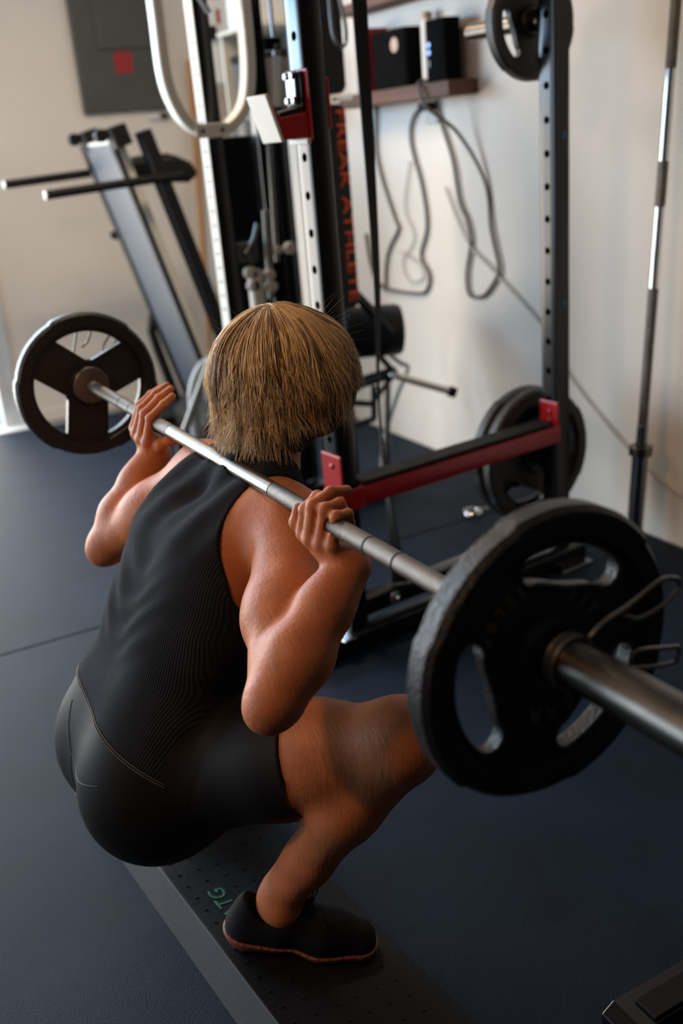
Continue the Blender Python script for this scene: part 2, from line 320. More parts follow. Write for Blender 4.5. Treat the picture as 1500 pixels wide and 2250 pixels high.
# ------------------------------------------------------------------ treadmill, folded up
def treadmill():
    t = thing('treadmill', 'folded grey treadmill standing upright by the back wall', 'treadmill', (1.60, 4.48, 0))
    y0, y1 = 4.25, 4.70
    def X(z): return 1.26 + (1.37 - z) * .27
    z0, z1 = .14, 1.36
    d = Vector((-.27, 0, 1)).normalized(); n = Vector((1, 0, .27)).normalized()
    def slab(ya, yb, off0, off1, za, zb, name, m, bv=.006):
        p = []
        for z in (za, zb):
            b = Vector((X(z), 0, z))
            for o_, y in ((off0, ya), (off1, ya), (off1, yb), (off0, yb)):
                q = b + n * o_; p.append((q.x, y, q.z))
        return MB().hexa(p).build(name, M[m], t, bevel=bv, smooth=False)
    slab(y0 + .02, y1 - .02, 0, .03, z0, z1, 'deck_underside', 'deck', .004)
    slab(y0 + .03, y1 - .03, .034, .045, z0, z1, 'running_belt', 'black_matte', .003)
    slab(y0 - .012, y0 + .02, -.006, .012, z0, z1 + .01, 'side_edge', 'black', .003)
    slab(y0 - .014, y0 + .018, .016, .046, z0, z1 - .02, 'side_rail', 'cream', .004)
    slab(y1 - .02, y1 + .015, -.012, .05, z0, z1 + .01, 'side_rail', 'black', .005)
    slab(y0 + .02, y1 - .02, .0, .04, z1, z1 + .012, 'end_strip', 'cream', .003)
    for y in (y0 - .02, y1 - .05):
        c = Vector((X(z1 + .02), y, z1 + .03))
        MB().beam(c - d * .05 + n * .03, c + d * .03 + n * .03, .075, .10, (0, 1, 0), .015, 3).build('end_cap', M['black_matte'], t)
        MB().cyl((c.x - .035, y + .0, c.z + .005), (c.x - .035, y + .045, c.z + .005), .026, n=18).build('wheel', M['black_matte'], t)
    # mast, console, handles
    MB().beam((1.385, 4.205, 1.40), (1.74, 4.205, .10), .055, .085, (0, 1, 0), .01, 3).build('mast', M['black_matte'], t)
    MB().beam((1.385, 4.73, 1.30), (1.72, 4.73, .10), .055, .085, (0, 1, 0), .01, 3).build('mast', M['black_matte'], t)
    MB().prism([(1.43, 1.20), (1.55, 1.185), (1.60, 1.215), (1.57, 1.265), (1.50, 1.30), (1.43, 1.295)], 4.17, 4.72).build('console', M['black_matte'], t, bevel=.02)
    MB().prism([(1.45, 1.299), (1.50, 1.302), (1.56, 1.272), (1.565, 1.276), (1.50, 1.308), (1.45, 1.305)], 4.26, 4.62).build('display', M['panel'], t, bevel=.002)
    for y, xa, za in ((4.17, .945, 1.192), (4.74, .905, 1.235)):
        h = MB().tube([(xa, y, za), (1.2, y, za + .012), (1.52, y, za + .026)], .018, 14).build('handlebar', M['black_matte'], t)
        MB().cyl((xa - .006, y, za), (xa + .004, y, za), .0175).build('end_plug', M['white_label'], h)
    MB().box((1.36, 4.19, .0), (2.02, 4.26, .075)).build('base_beam', M['black_matte'], t, bevel=.01, smooth=False)
    MB().box((1.36, 4.70, .0), (2.02, 4.77, .075)).build('base_beam', M['black_matte'], t, bevel=.01, smooth=False)
    MB().prism([(1.50, .0), (2.0, .0), (2.0, .16), (1.86, .24), (1.60, .22), (1.5, .12)], 4.27, 4.69).build('motor_cover', M['black_matte'], t, bevel=.015)
    MB().tube([(1.475, 4.715, .58), (1.46, 4.73, .50), (1.48, 4.73, .40), (1.56, 4.73, .06)], .024, 10).build('lift_strut', M['black_matte'], t)
    MB().cyl((1.352, 4.70, .97), (1.352, 4.74, .97), .02).build('lock_knob', M['black_matte'], t)
    kids_to(t)
treadmill()

# ------------------------------------------------------------------ power rack
RZ = math.radians(6.2)
RACK = (1.128, 2.192, 0.0)
rk = thing('power_rack', 'black power rack with hole-punched uprights in front of the lifter', 'power rack', RACK, RZ)
def upright(x, wx, wy, h, phase, step):
    o = MB().beam((x, 0, .03), (x, 0, h), wx, wy, (0, 1, 0), .006, 3).build('upright', M['black'], rk, angle=30)
    c = MB(); k = 0
    z = phase
    while z > .12: z -= step
    z += step
    while z < h - .05:
        c.cyl((x - wx, 0, z), (x + wx, 0, z), .0105, n=18); z += step
    return cut(o, c.build('cutter', M['black'], rk))
upright(0, .058, .060, 2.25, 1.278, .0852)
upright(.789, .060, .060, 2.25, 1.399, .0864)
# blue size stickers on the far upright
for z in (1.262, .808):
    s = MB().box((.789 + .000, -.0312, z), (.789 + .012, -.0300, z + .018)).build('sticker', mat('blue_sticker', (.02, .13, .22), .5), rk, smooth=False)
MB().beam((-.20, -.03, .028), (.86, -.03, .028), .056, .056, (0, 0, 1), .005, 2).build('base_beam', M['black'], rk)
MB().beam((.028, 0, .105), (.76, 0, .105), .05, .05, (0, 0, 1), .005, 2).build('lower_crossmember', M['black'], rk)
MB().beam((-.028, 0, 2.2), (.82, 0, 2.2), .06, .06, (0, 0, 1), .005, 2).build('top_crossmember', M['black'], rk)
for x, y, z in ((.12, -.031, .105), (.70, -.031, .105)):
    MB().cyl((x, y + .008, z), (x, y - .004, z), .019, n=16).lathe([(.011, 0), (.011, .009), (.007, .013)], (x, y - .003, z), (0, -1, 0), 6).build('bolt', M['chrome'], rk)
MB().box((-.085, -.075, .0565), (-.045, .0, .0625)).build('base_plate', M['chrome'], rk, bevel=.003, smooth=False)
MB().box((.72, -.09, .0), (.86, .07, .006)).box((.72, -.09, .006), (.726, -.062, .03)).build('foot_plate', M['dark_chrome'], rk, bevel=.002, smooth=False)
# storage pegs on the far upright
for z in (1.565, .335):
    p = MB().cyl((.789, .03, z), (.789, .33, z), .0235, n=24).build('storage_peg', M['sleeve'], rk)
    MB().cyl((.789, .03, z), (.789, .042, z), .036, n=24).build('peg_flange', M['black'], p)

# safety arm lying between the uprights
sa = thing('safety_arm', 'red steel safety arm with black rubber top spanning the two rack uprights', 'safety arm', (RACK[0], RACK[1], .41), RZ)
MB().beam((.030, -.012, .027), (.757, -.012, .027), .052, .075, (0, 1, 0), .004, 2).build('beam', M['red'], sa)
MB().box((.035, -.046, .0535), (.735, .022, .066)).build('rubber_pad', M['band'], sa, bevel=.004, smooth=False)
MB().box((-.036, -.05, -.004), (-.0295, .036, .150)).box((-.036, -.052, -.004), (.032, -.0455, .056)).build('bracket', M['red'], sa, bevel=.004, smooth=False)
MB().box((.7505, -.045, .0), (.7575, .03, .122)).build('bracket', M['red'], sa, bevel=.004, smooth=False)
for x, z in ((-.037, .118), (.749, .09), (.749, .065)):
    MB().sphere((x, -.012, z), (.004, .008, .008), 8).build('bolt', M['red'], sa)

# j-cup high on the near upright
jc = thing('j_cup', 'red J-shaped bar hook with black lining bolted high on the near upright', 'bar hook', (RACK[0], RACK[1], 1.315), RZ)
MB().box((-.034, -.046, .0), (-.0285, .040, .150)).build('back_plate', M['red'], jc, bevel=.003, smooth=False)
MB().prism([(-.034, .005), (-.11, .005), (-.142, .095), (-.134, .098), (-.108, .052), (-.034, .062)], -.040, .036).build('cup', M['red'], jc, bevel=.003)
MB().prism([(-.113, .0), (-.105, .0), (-.136, .102), (-.145, .100)], -.044, .040).build('lip_reflection', M['cream'], jc, bevel=.002)  # bright door reflection on the red lip, put into a cream colour
MB().prism([(-.036, .062), (-.108, .053), (-.106, .062), (-.044, .072), (-.044, .145), (-.036, .145)], -.036, .032).build('lining', M['black_matte'], jc, bevel=.002)
MB().box((-.052, -.022, .075), (-.045, .018, .148)).build('bolt_plate', M['dark_chrome'], jc, bevel=.004, smooth=False)
for y in (-.015, .011):
    for z in (.086, .137): MB().cyl((-.05, y, z), (-.058, y, z), .0075, n=12).build('bolt', M['sleeve'], jc)
MB().box((-.045, -.043, -.008), (-.034, .037, .005)).build('lower_hook', M['cream'], jc, bevel=.002, smooth=False)
MB().box((.0285, -.03, .02), (.036, .035, .13)).build('safety_flange', M['red'], jc, bevel=.003, smooth=False)

# ------------------------------------------------------------------ plates
def banana(r0, r1, half, a, seg=20):
    rc = (r0 + r1) / 2; hw = (r1 - r0) / 2; out = []; e = hw * .92
    for i in range(seg + 1):
        t = a - half + 2 * half * i / seg; out.append((r1 * math.cos(t), r1 * math.sin(t)))
    c = (rc * math.cos(a + half), rc * math.sin(a + half))
    for i in range(1, 8):
        t = a + half + PI * i / 8; out.append((c[0] + hw * math.cos(t), c[1] + hw * math.sin(t)))
    for i in range(seg + 1):
        t = a + half - 2 * half * i / seg
        # inner side bulges inward: handle-shaped opening
        r = r0 - .012 * math.cos((t - a) / half * PI / 2); out.append((r * math.cos(t), r * math.sin(t)))
    c = (rc * math.cos(a - half), rc * math.sin(a - half))
    for i in range(1, 8):
        t = a - half + PI + PI * i / 8; out.append((c[0] + hw * math.cos(t), c[1] + hw * math.sin(t)))
    return out
def sector(r0, r1, half, a, seg=20):
    out = []
    for i in range(seg + 1):
        t = a - half + 2 * half * i / seg; out.append((r1 * math.cos(t), r1 * math.sin(t)))
    for k in (1, .5, 0, -.5, -1):
        t = a + half * .18 * k; rr = r0; out.append((rr * math.cos(t), rr * math.sin(t)))
    return out
def plate(name, label, R, T, rot, style, parent=None, marks=False, group=None, scale=1.0):
    """round weight plate, axis along local y, face with the lettering towards -y"""
    t = thing(name, label, 'weight plate', (0, 0, 0), 0, group)
    h = T / 2; n = 120; bore = .0262
    prof = [(bore, -h), (R * .255, -h), (R * .27, -h + .003), (R * .285, -h * .45), (R * .80, -h * .45), (R * .825, -h * .95), (R * .85, -h), (R * .965, -h), (R, -h * .6), (R, h * .6), (R * .965, h), (R * .85, h), (R * .825, h * .95), (R * .80, h * .45), (R * .285, h * .45), (R * .27, h), (bore, h)]
    V = []; F = []; k = len(prof)
    for i in range(n):
        a = 2 * PI * i / n
        s_ = 1.0
        for b in range(3):
            da = abs((a - rot - b * 2 * PI / 3 + PI) % (2 * PI) - PI)
            if da < math.radians(33): s_ = 1.022
        for r, y in prof:
            rr = r * (s_ if r > R * .9 else 1.0); V.append((rr * math.cos(a), y, rr * math.sin(a)))
    for i in range(n):
        j = (i + 1) % n
        for q in range(k): F.append((i * k + q, i * k + (q + 1) % k, j * k + (q + 1) % k, j * k + q))
    body = MB().add(V, F).build('iron_disc', M['plate'], t, angle=28)
    c = MB()
    for b in range(3):
        a = rot + b * 2 * PI / 3
        poly = banana(R * .55, R * .775, math.radians(29), a) if style == 'grip' else sector(R * .36, R * .76, math.radians(37), a)
        c.prism(poly, -T, T)
    body = cut(body, c.build('cutter', M['plate'], t, smooth=False))
    if style == 'grip':
        for b in range(3):
            a = rot + b * 2 * PI / 3; poly = banana(R * .545, R * .78, math.radians(29), a)
            MB().tube([(x, -h * .5, z) for x, z in poly], .0035, 6, True).build('grip_lip', M['plate'], t)
    else:
        ring = [(R * .80 * math.cos(i / 40 * 2 * PI), R * .80 * math.sin(i / 40 * 2 * PI)) for i in range(40)]
        MB().tube([(x, -h * .5, z) for x, z in ring], .003, 6, True).build('raised_ring', M['plate'], t)
    MB().lathe([(bore - .001, -h - .0012), (.032, -h - .0012), (.033, h * .2), (bore - .001, h * .2)], (0, 0, 0), (0, 1, 0), 40, True).build('hub_ring', M['dark_chrome'], t)
    if marks:
        def arc(s, r, a0, step, size, outward):
            ob = []
            for i, ch in enumerate(s):
                a = a0 + i * step
                o = text_mesh(ch, size, .0007, 'letter', M['plate_mark'])
                tops = a if outward else a + PI
                o.matrix_basis = Matrix.Translation((r * math.cos(a), -h * .45 - .0006, r * math.sin(a))) @ Matrix.Rotation(PI / 2 - tops, 4, 'Y') @ Matrix.Rotation(PI / 2, 4, 'X')
                ob.append(o)
            return ob
        join_meshes(arc('35LBS', R * .585, math.radians(113), math.radians(10), .0205, False), 'weight_marking', M['plate_mark'], t)
        join_meshes(arc('FIT', R * .42, math.radians(62), math.radians(-15), .022, True), 'brand_marking', M['plate_mark'], t)
        join_meshes(arc('GEAR', R * .42, math.radians(-48), math.radians(-20), .022, True), 'brand_marking', M['plate_mark'], t)
    return t
def bar_at(y): return Vector((.5915 - .0243 * y, y, .8172 + .0065 * y))
BAXIS = (bar_at(0) - bar_at(1)).normalized()   # towards the camera end
BROT = BAXIS.to_track_quat('-Y', 'Z').to_euler()
pn = plate('weight_plate', 'large black cast-iron plate on the near end of the barbell', .1555, .036, math.radians(72), 'grip', marks=True)
pn.location = bar_at(.704) - Vector((0, 0, .007)); pn.rotation_euler = BROT
pf = plate('weight_plate', 'black spoked plate on the far end of the barbell, by the back wall', .163, .036, math.radians(80), 'sector')
pf.location = bar_at(2.286) - Vector((0, 0, .004)); pf.rotation_euler = BROT
def rack_pt(x, y, z): return Vector((RACK[0] + x * math.cos(RZ) - y * math.sin(RZ), RACK[1] + x * math.sin(RZ) + y * math.cos(RZ), z))
def copy_tree(o, parent=None):
    c = o.copy(); C.objects.link(c)
    if parent: c.parent = parent
    for ch in o.children: copy_tree(ch, c)
    return c
for (z, y, R, rot, lab, grp) in ((.335, .085, .211, 122, 'large black grip plate stored low on the rack, front of the stack', None), (.335, .135, .211, 150, 'black plate stored low on the rack behind the front grip plate', None), (1.565, .085, .150, 200, 'black iron plate stored high on the far rack upright', None)):
    p = plate('weight_plate', lab, R, .040, math.radians(rot), 'grip'); p.location = rack_pt(.789, y, z - .0); p.rotation_euler = (0, 0, RZ)

# ------------------------------------------------------------------ barbell on the lifter's back
bb = thing('barbell', 'steel barbell across the lifter\'s shoulders', 'barbell', bar_at(1.5))
RB = .0128
def seg(a, b, r, name, m, n=40, parent=None): return MB().cyl(bar_at(a), bar_at(b), r, n=n).build(name, M[m], parent or bb)
seg(1.315, 1.745, RB * 1.0, 'smooth_centre', 'steel')
for a, b in ((.742, 1.315), (1.745, 2.25)):
    k = seg(a, b, RB * 1.012, 'knurled_grip', 'knurl')
for y in (.970, 1.038, 1.965, 2.03):
    seg(y - .0022, y + .0022, RB * 1.03, 'ring_mark', 'black_matte')
for s, y in ((-1, .742), (1, 2.25)):
    seg(y, y + s * .016, .041, 'collar', 'steel', 48)
    seg(y + s * .016, y + s * .42, .0245, 'sleeve', 'sleeve', 48)
    MB().cyl(bar_at(y + s * .415), bar_at(y + s * .424), .0265, n=32).build('end_cap', M['dark_chrome'], bb)
kids_to(bb)
def spring_clip(y, label, sgn=1):
    t = thing('spring_clip', label, 'bar clip', bar_at(y)); P = []
    for i in range(0, 3 * 32 + 1):
        a = -.35 + i / 32 * 2 * PI; P.append(Vector((.0268 * math.cos(a), sgn * (.006 - .0052 * i / 32), .0268 * math.sin(a))))
    MB().tube(P, .0023, 8).build('coil', M['spring'], t)
    ha = smooth_path([(.0268, sgn * .006, -.010), (.05, sgn * .004, -.018), (.085, 0, -.038), (.14, 0, -.052), (.148, 0, -.048), (.150, 0, -.036), (.135, 0, -.031), (.09, 0, -.020), (.082, 0, -.029)], 6)
    MB().tube(ha, .0026, 8).build('squeeze_handle', M['spring'], t)
    hb = smooth_path([(.018, -sgn * .010, .024), (.035, -sgn * .010, .034), (.070, -sgn * .008, .041), (.118, 0, .051), (.143, 0, .046), (.144, 0, .033), (.118, 0, .020), (.090, 0, .017), (.082, 0, .021), (.072, 0, .026)], 6)
    MB().tube(hb, .0026, 8).build('squeeze_handle', M['spring'], t)
    return t
spring_clip(.668, 'steel spring clip holding the near plate on the barbell sleeve')
c2 = spring_clip(2.322, 'steel spring clip behind the far plate of the barbell', -1); c2.rotation_euler = (0, math.radians(-62), 0)

# ring clip on the floor, by the stored plates
t = thing('spring_clip', 'small shiny ring-shaped clip lying on the floor by the stored plates', 'bar clip', (1.945, 2.775, .0))
MB().tube([(.030 * math.cos(a), .030 * math.sin(a), .008 + .003 * (i // 28)) for i, a in enumerate([k / 28 * 2 * PI for k in range(80)])], .0045, 8).build('coil', M['chrome'], t)
MB().tube([(.030, 0, .014), (.05, -.01, .014), (.062, -.004, .014)], .0035, 8).build('squeeze_handle', M['chrome'], t)

# second barbell leaning in the corner on the right wall
lb = thing('barbell', 'steel barbell leaning upright against the right wall', 'barbell', (2.135, 2.172, 0))
A = Vector((2.135, 2.172, .0)); B_ = Vector((2.255, 2.15, 2.10)); dv = (B_ - A).normalized()
def ls(a, b, r, name, m): return MB().cyl(A + dv * a, A + dv * b, r, n=32).build(name, M[m], lb)
ls(.0, .325, .0245, 'sleeve', 'dark_chrome'); ls(.325, .355, .036, 'collar', 'sleeve'); ls(.355, .42, .0165, 'shaft', 'dark_chrome')
ls(.42, .66, .0150, 'knurled_grip', 'knurl'); ls(.66, .83, .0150, 'knurled_grip', 'knurl'); ls(.83, 1.06, .0135, 'shaft', 'chrome'); ls(1.06, 1.18, .0150, 'knurled_grip', 'knurl')
ls(1.18, 1.42, .0135, 'shaft', 'chrome'); ls(1.42, 1.72, .0150, 'knurled_grip', 'knurl'); ls(1.72, 1.75, .036, 'collar', 'sleeve'); ls(1.75, 2.10, .0245, 'sleeve', 'dark_chrome')
kids_to(lb)

# ------------------------------------------------------------------ cable machine behind the rack
cm = thing('cable_machine', 'black cable machine with cream hole-marked upright behind the lifter', 'cable machine', (1.45, 3.35, 0))
up1 = MB().beam((1.315, 3.285, .0), (1.315, 3.285, 2.2), .052, .07, (0, 1, 0), .004, 2).build('upright', M['black'], cm)
MB().box((1.2865, 3.252, .0), (1.2885, 3.318, 2.2)).build('height_scale', M['scale'], up1, smooth=False)
z = .78
while z < 1.8:
    MB().box((1.2850, 3.272, z), (1.2868, 3.298, z + .013)).build('scale_mark', M['panel'], up1, smooth=False); z += .047
MB().beam((1.515, 3.33, .0), (1.515, 3.33, 2.2), .058, .07, (0, 1, 0), .004, 2).build('upright', M['black'], cm)
MB().box((1.345, 3.42, .04), (1.66, 3.45, 1.345)).build('weight_shroud', M['black_matte'], cm, bevel=.006, smooth=False)
for i in range(12): MB().box((1.36, 3.365, .06 + i * .05), (1.46, 3.415, .105 + i * .05)).build('weight_slab', M['black_matte'], cm, bevel=.004, smooth=False)
MB().cyl((1.505, 3.285, .92), (1.520, 3.285, 1.34), .009, n=16).build('guide_rod', M['steel'], cm)
MB().cyl((1.565, 3.36, .0), (1.565, 3.36, 2.1), .006, n=12).cyl((1.61, 3.36, .0), (1.61, 3.36, 2.1), .006, n=12).build('guide_rod', M['dark_chrome'], cm)
MB().cyl((1.462, 3.27, .80), (1.474, 3.27, 1.10), .013, n=16).build('slide_tube', M['greysteel'], cm)
MB().beam((1.405, 3.26, .42), (1.405, 3.26, .905), .045, .05, (0, 1, 0), .008, 3).build('carriage_column', M['cream'], cm)
for x, z, r in ((1.385, .90, .022), (1.39, .855, .020), (1.455, .885, .018), (1.458, .845, .019), (1.495, .965, .014), (1.545, .965, .021)):
    MB().cyl((x, 3.27, z), (x, 3.235, z), r, n=18).build('pulley_knob', M['cream'], cm)
MB().box((1.345, 3.25, .935), (1.425, 3.31, 1.0)).build('carriage', M['panel'], cm, bevel=.006, smooth=False)
MB().tube([(1.40, 3.25, .93), (1.37, 3.24, .97), (1.41, 3.25, 1.01), (1.43, 3.25, 1.06)], .008, 8).build('carriage_lever', M['dark_chrome'], cm)
MB().beam((1.26, 3.32, .03), (1.72, 3.32, .03), .06, .06, (0, 0, 1), .006, 2).build('base_beam', M['black'], cm)
MB().beam((1.26, 3.32, 2.17), (1.72, 3.32, 2.17), .06, .06, (0, 0, 1), .006, 2).build('top_beam', M['black'], cm)
MB().beam((1.69, 3.33, .0), (1.69, 3.33, 2.2), .058, .07, (0, 1, 0), .004, 2).build('upright', M['black'], cm)
gt = MB().cyl((1.568, 3.30, 1.425), (1.585, 3.30, 1.585), .0135, n=20).build('pivot_tube', M['white_label'], cm)
MB().cyl((1.575, 3.275, 1.605), (1.575, 3.262, 1.605), .011, n=16).build('bolt', M['chrome'], gt)
MB().box((1.535, 3.28, 1.40), (1.60, 3.33, 1.425)).box((1.535, 3.28, 1.60), (1.60, 3.33, 1.64)).build('tube_bracket', M['black'], cm, bevel=.003, smooth=False)
kids_to(cm)

# cream bent-tube loop hanging at the upper left of the rack
lp = thing('handle_frame', 'cream bent-steel loop of rounded rectangular shape hanging at the upper left', 'handle frame', (1.25, 3.12, 1.35))
path = smooth_path([(1.112, 3.1, 1.98), (1.112, 3.1, 1.70), (1.112, 3.1, 1.53), (1.135, 3.1, 1.44), (1.175, 3.1, 1.385), (1.235, 3.1, 1.362), (1.30, 3.1, 1.372), (1.358, 3.1, 1.425), (1.384, 3.1, 1.51), (1.392, 3.1, 1.62), (1.392, 3.1, 1.76), (1.392, 3.1, 1.98)], 8)
MB().tube(path, 0, prof=rrect(.034, .060, .009, 3), up0=(1, 0, 0)).build('bent_tube', M['cream'], lp, angle=30)
MB().box((1.178, 3.065, 1.345), (1.285, 3.070, 1.386)).build('joint_plate', M['cream'], lp, bevel=.004, smooth=False)
for x in (1.20, 1.265): MB().cyl((x, 3.066, 1.365), (x, 3.060, 1.365), .006, n=14).build('bolt', M['black_matte'], lp)
kids_to(lp)
st = MB().tube(smooth_path([(1.115, 3.14, 1.98), (1.19, 3.15, 1.92), (1.225, 3.15, 1.83), (1.30, 3.15, 1.70)], 6), 0, prof=rrect(.006, .03, .002, 2), up0=(0, 0, 1)).build('nylon_strap', M['black_matte'])
tag(rebase(st, (1.115, 3.14, 1.98)), 'black nylon strap slanting inside the cream loop', 'strap')

# twisted band hanging from the rack top down to its base
V = []; N_ = 60; pts = [((1.338, 2.30, 2.15), .050), ((1.338, 2.30, 1.62), .048), ((1.335, 2.30, .97), .030), ((1.318, 2.30, .70), .026), ((1.316, 2.30, .47), .019), ((1.305, 2.26, .33), .020), ((1.285, 2.20, .135), .046)]
mb = MB(); P = smooth_path([p for p, _ in pts], 10); W = np.interp(np.linspace(0, len(pts) - 1, len(P)), range(len(pts)), [w_ for _, w_ in pts]); V = []; F = []
for i, (p, w_) in enumerate(zip(P, W)):
    a = math.radians(15 + 65 * max(0, min(1, (i - 12) / 30)) + (70 * max(0, (i - 44) / 16)))
    u = Vector((math.cos(a), math.sin(a), 0)); n_ = Vector((-math.sin(a), math.cos(a), 0))
    ww = w_ if i < 12 or i > 50 else max(w_, .024)
    V += [p + u * ww / 2 + n_ * .003, p - u * ww / 2 + n_ * .003, p - u * ww / 2 - n_ * .003, p + u * ww / 2 - n_ * .003]
for i in range(len(P) - 1):
    for q in range(4): F.append((i * 4 + q, i * 4 + (q + 1) % 4, i * 4 + 4 + (q + 1) % 4, i * 4 + 4 + q))
F += [(0, 1, 2, 3), tuple(len(P) * 4 - 4 + q for q in (3, 2, 1, 0))]
tag(rebase(mb.add(V, F).build('resistance_band', M['band'], bevel=.001), (1.285, 2.20, .135)), 'long black twisted rubber band hanging down inside the rack', 'resistance band')

# ------------------------------------------------------------------ folded bench with lettering
fb = thing('folded_bench', 'black padded bench stood on end with orange lettering down its edge', 'bench', (1.70, 3.12, 0))
def pad(x0, x1, z0, z1, name):
    poly = [((x0 + x1) / 2 + a, (z0 + z1) / 2 + b) for a, b in rrect(x1 - x0, z1 - z0, .028, 5)]
    return MB().prism(poly, 3.06, 3.13).build(name, M['black_pad'], fb, bevel=.006)
pad(1.545, 1.702, .755, 1.415, 'long_pad'); pad(1.545, 1.712, 1.445, 1.76, 'short_pad')
o = text_mesh('FREAK ATHLETE', .064, .001, 'lettering', M['orange'], fb)
o.matrix_basis = Matrix.Translation((1.678, 3.058, 1.09)) @ Matrix.Rotation(PI / 2, 4, 'X') @ Matrix.Rotation(-PI / 2, 4, 'Z')
dims = o.dimensions; o.data.transform(Matrix.Diagonal((.615 / max(dims.x, .01), .74, 1, 1)))
MB().beam((1.66, 3.165, .0), (1.66, 3.165, 1.95), .06, .06, (0, 1, 0), .006, 2).build('spine_tube', M['black'], fb)
MB().cyl((1.675, 3.09, 1.43), (1.745, 3.09, 1.43), .006, n=12).build('hinge_pin', M['chrome'], fb)
MB().beam((1.55, 3.165, .03), (1.80, 3.165, .03), .06, .06, (0, 0, 1), .006, 2).build('foot', M['black'], fb)
MB().beam((1.72, 3.14, .80), (1.87, 3.14, .63), .03, .03, (0, 1, 0), .004, 2).build('brace', M['black'], fb)
kids_to(fb)
cb = thing('snap_hook', 'brown-grey steel snap hook hanging above the black pad', 'snap hook', (1.585, 2.90, 1.60))
MB().tube(smooth_path([(0, 0, .16), (.0, 0, .05), (.005, 0, .0), (.022, 0, -.032), (.045, 0, -.02), (.048, 0, .03), (.035, 0, .10), (.03, 0, .16)], 6), .006, 10).build('hook', M['dark_chrome'], cb)
MB().cyl((.015, 0, .14), (.015, 0, .34), .014, n=14).build('strap_end', M['cream'], cb)

# ------------------------------------------------------------------ back extension machine with roller pad and chrome peg
sm = thing('roller_machine', 'black machine with round roller pad and chrome peg near the right wall', 'exercise machine', (1.98, 3.3, 0))
MB().lathe([(0, 0), (.07, 0), (.092, .006), (.098, .02), (.098, .20), (.092, .214), (.07, .22), (0, .22)], (1.80, 3.37, .607), (1, -.35, -.03), 36).build('roller_pad', M['black_pad'], sm)
MB().box((1.66, 3.36, .55), (1.86, 3.44, .70)).build('seat_pad', M['black_pad'], sm, bevel=.03)
MB().cyl((1.975, 3.30, .420), (2.155, 3.20, .343), .0150, n=24).build('chrome_peg', M['satin'], sm)
MB().cyl((2.15, 3.203, .345), (2.176, 3.188, .333), .0205, n=24).build('peg_cap', M['black_matte'], sm)
MB().sphere((1.955, 3.30, .426), .013).build('bolt', M['chrome'], sm)
for a, b, r in (((1.93, 3.34, .50), (1.99, 3.33, .42), .012), ((1.70, 3.33, .405), (1.99, 3.34, .428), .024), ((1.955, 3.30, .42), (1.85, 3.30, .33), .010),
                ((1.74, 3.30, .36), (1.86, 3.30, .33), .012), ((1.72, 3.33, .026), (1.75, 3.33, .60), .022), ((1.97, 3.36, .42), (1.90, 3.30, .014), .012), ((1.75, 3.30, .26), (1.86, 3.30, .27), .012), ((1.86, 3.30, .27), (1.87, 3.30, .40), .012)):
    MB().tube([a, b], r, 12).build('frame_tube', M['black'], sm)
MB().tube(smooth_path([(1.98, 3.44, .60), (2.02, 3.46, .50), (2.09, 3.46, .43), (2.12, 3.45, .40), (2.04, 3.42, .30), (1.95, 3.38, .16), (1.91, 3.36, .011)], 6), .009, 10).build('support_arm', M['greysteel'], sm)
MB().beam((1.70, 3.32, .02), (1.98, 3.32, .02), .05, .04, (0, 0, 1), .004, 2).build('base_beam', M['black'], sm)
kids_to(sm)

# ------------------------------------------------------------------ right wall: shelves, electronics, cords
def shelf(label, a, b):
    return tag(rebase(MB().box(a, b).build('wooden_shelf', M['wood'], bevel=.004, smooth=False), a), label, 'shelf')
shelf('brown wooden shelf holding the black speaker on the right wall', (2.165, 3.14, 1.418), (XR - .001, 3.95, 1.470))
shelf('upper wooden shelf above the black speaker, cut by the top of the view', (2.165, 3.10, 1.765), (XR - .001, 3.95, 1.80))
sp = thing('speaker', 'black box speaker with round copper badge on the wooden shelf', 'speaker', (2.23, 3.565, 1.47))
MB().add([], []).beam((0, 0, 0), (0, 0, .205), .25, .09, (1, 0, 0), .02, 4).build('cabinet', M['cloth'], sp)
MB().cyl((-.045, -.05, .150), (-.048, -.05, .150), .026, n=24).build('badge', M['badge'], sp)
rd = thing('radio', 'narrow black device with two glowing blue dots on the wooden shelf', 'radio', (2.22, 3.245, 1.47))
MB().beam((0, 0, 0), (0, 0, .205), .125, .07, (1, 0, 0), .008, 3).build('body', M['cloth'], rd)
for z, r in ((.125, .0085), (.100, .0085)): MB().cyl((-.035, .040, z), (-.037, .040, z), r, n=16).build('indicator', M['led'], rd)
MB().box((-.0365, .036, .052), (-.035, .044, .074)).build('indicator', M['greysteel'], rd, smooth=False)
tag(rebase(MB().box((2.17, 3.70, 1.47), (2.27, 3.79, 1.70)).build('carton', M['red_label'], bevel=.003, smooth=False), (2.22, 3.745, 1.47)), 'dark red carton beside the black speaker on the shelf', 'box')
jr = thing('jar', 'pale jar behind the speaker on the wooden shelf', 'jar', (2.255, 3.395, 1.47)); MB().lathe([(.0, 0), (.022, 0), (.024, .01), (.024, .20), (.018, .22), (0, .22)], n=20).build('body', M['white_label'], jr); MB().cyl((0, 0, .22), (0, 0, .245), .02).build('lid', M['badge'], jr)
sw = thing('wall_socket', 'white socket with black plug under the shelf on the right wall', 'outlet', (XR, 3.44, 1.39))
MB().box((-.008, -.04, -.06), (0, .04, .06)).build('face_plate', M['white_cord'], sw, bevel=.003, smooth=False); MB().box((-.05, -.045, -.01), (-.008, .03, .018)).build('plug', M['black_matte'], sw, bevel=.006, smooth=False)
def cord(pts, r, m, label, name='hanging_cable'):
    return tag(rebase(MB().tube(smooth_path([((XR - .012, *q) if len(q) == 2 else (q[2], q[0], q[1])) for q in pts], 8), r, 8).build(name, M[m]), (XR - .012, pts[0][0], pts[0][1])), label, 'cord')
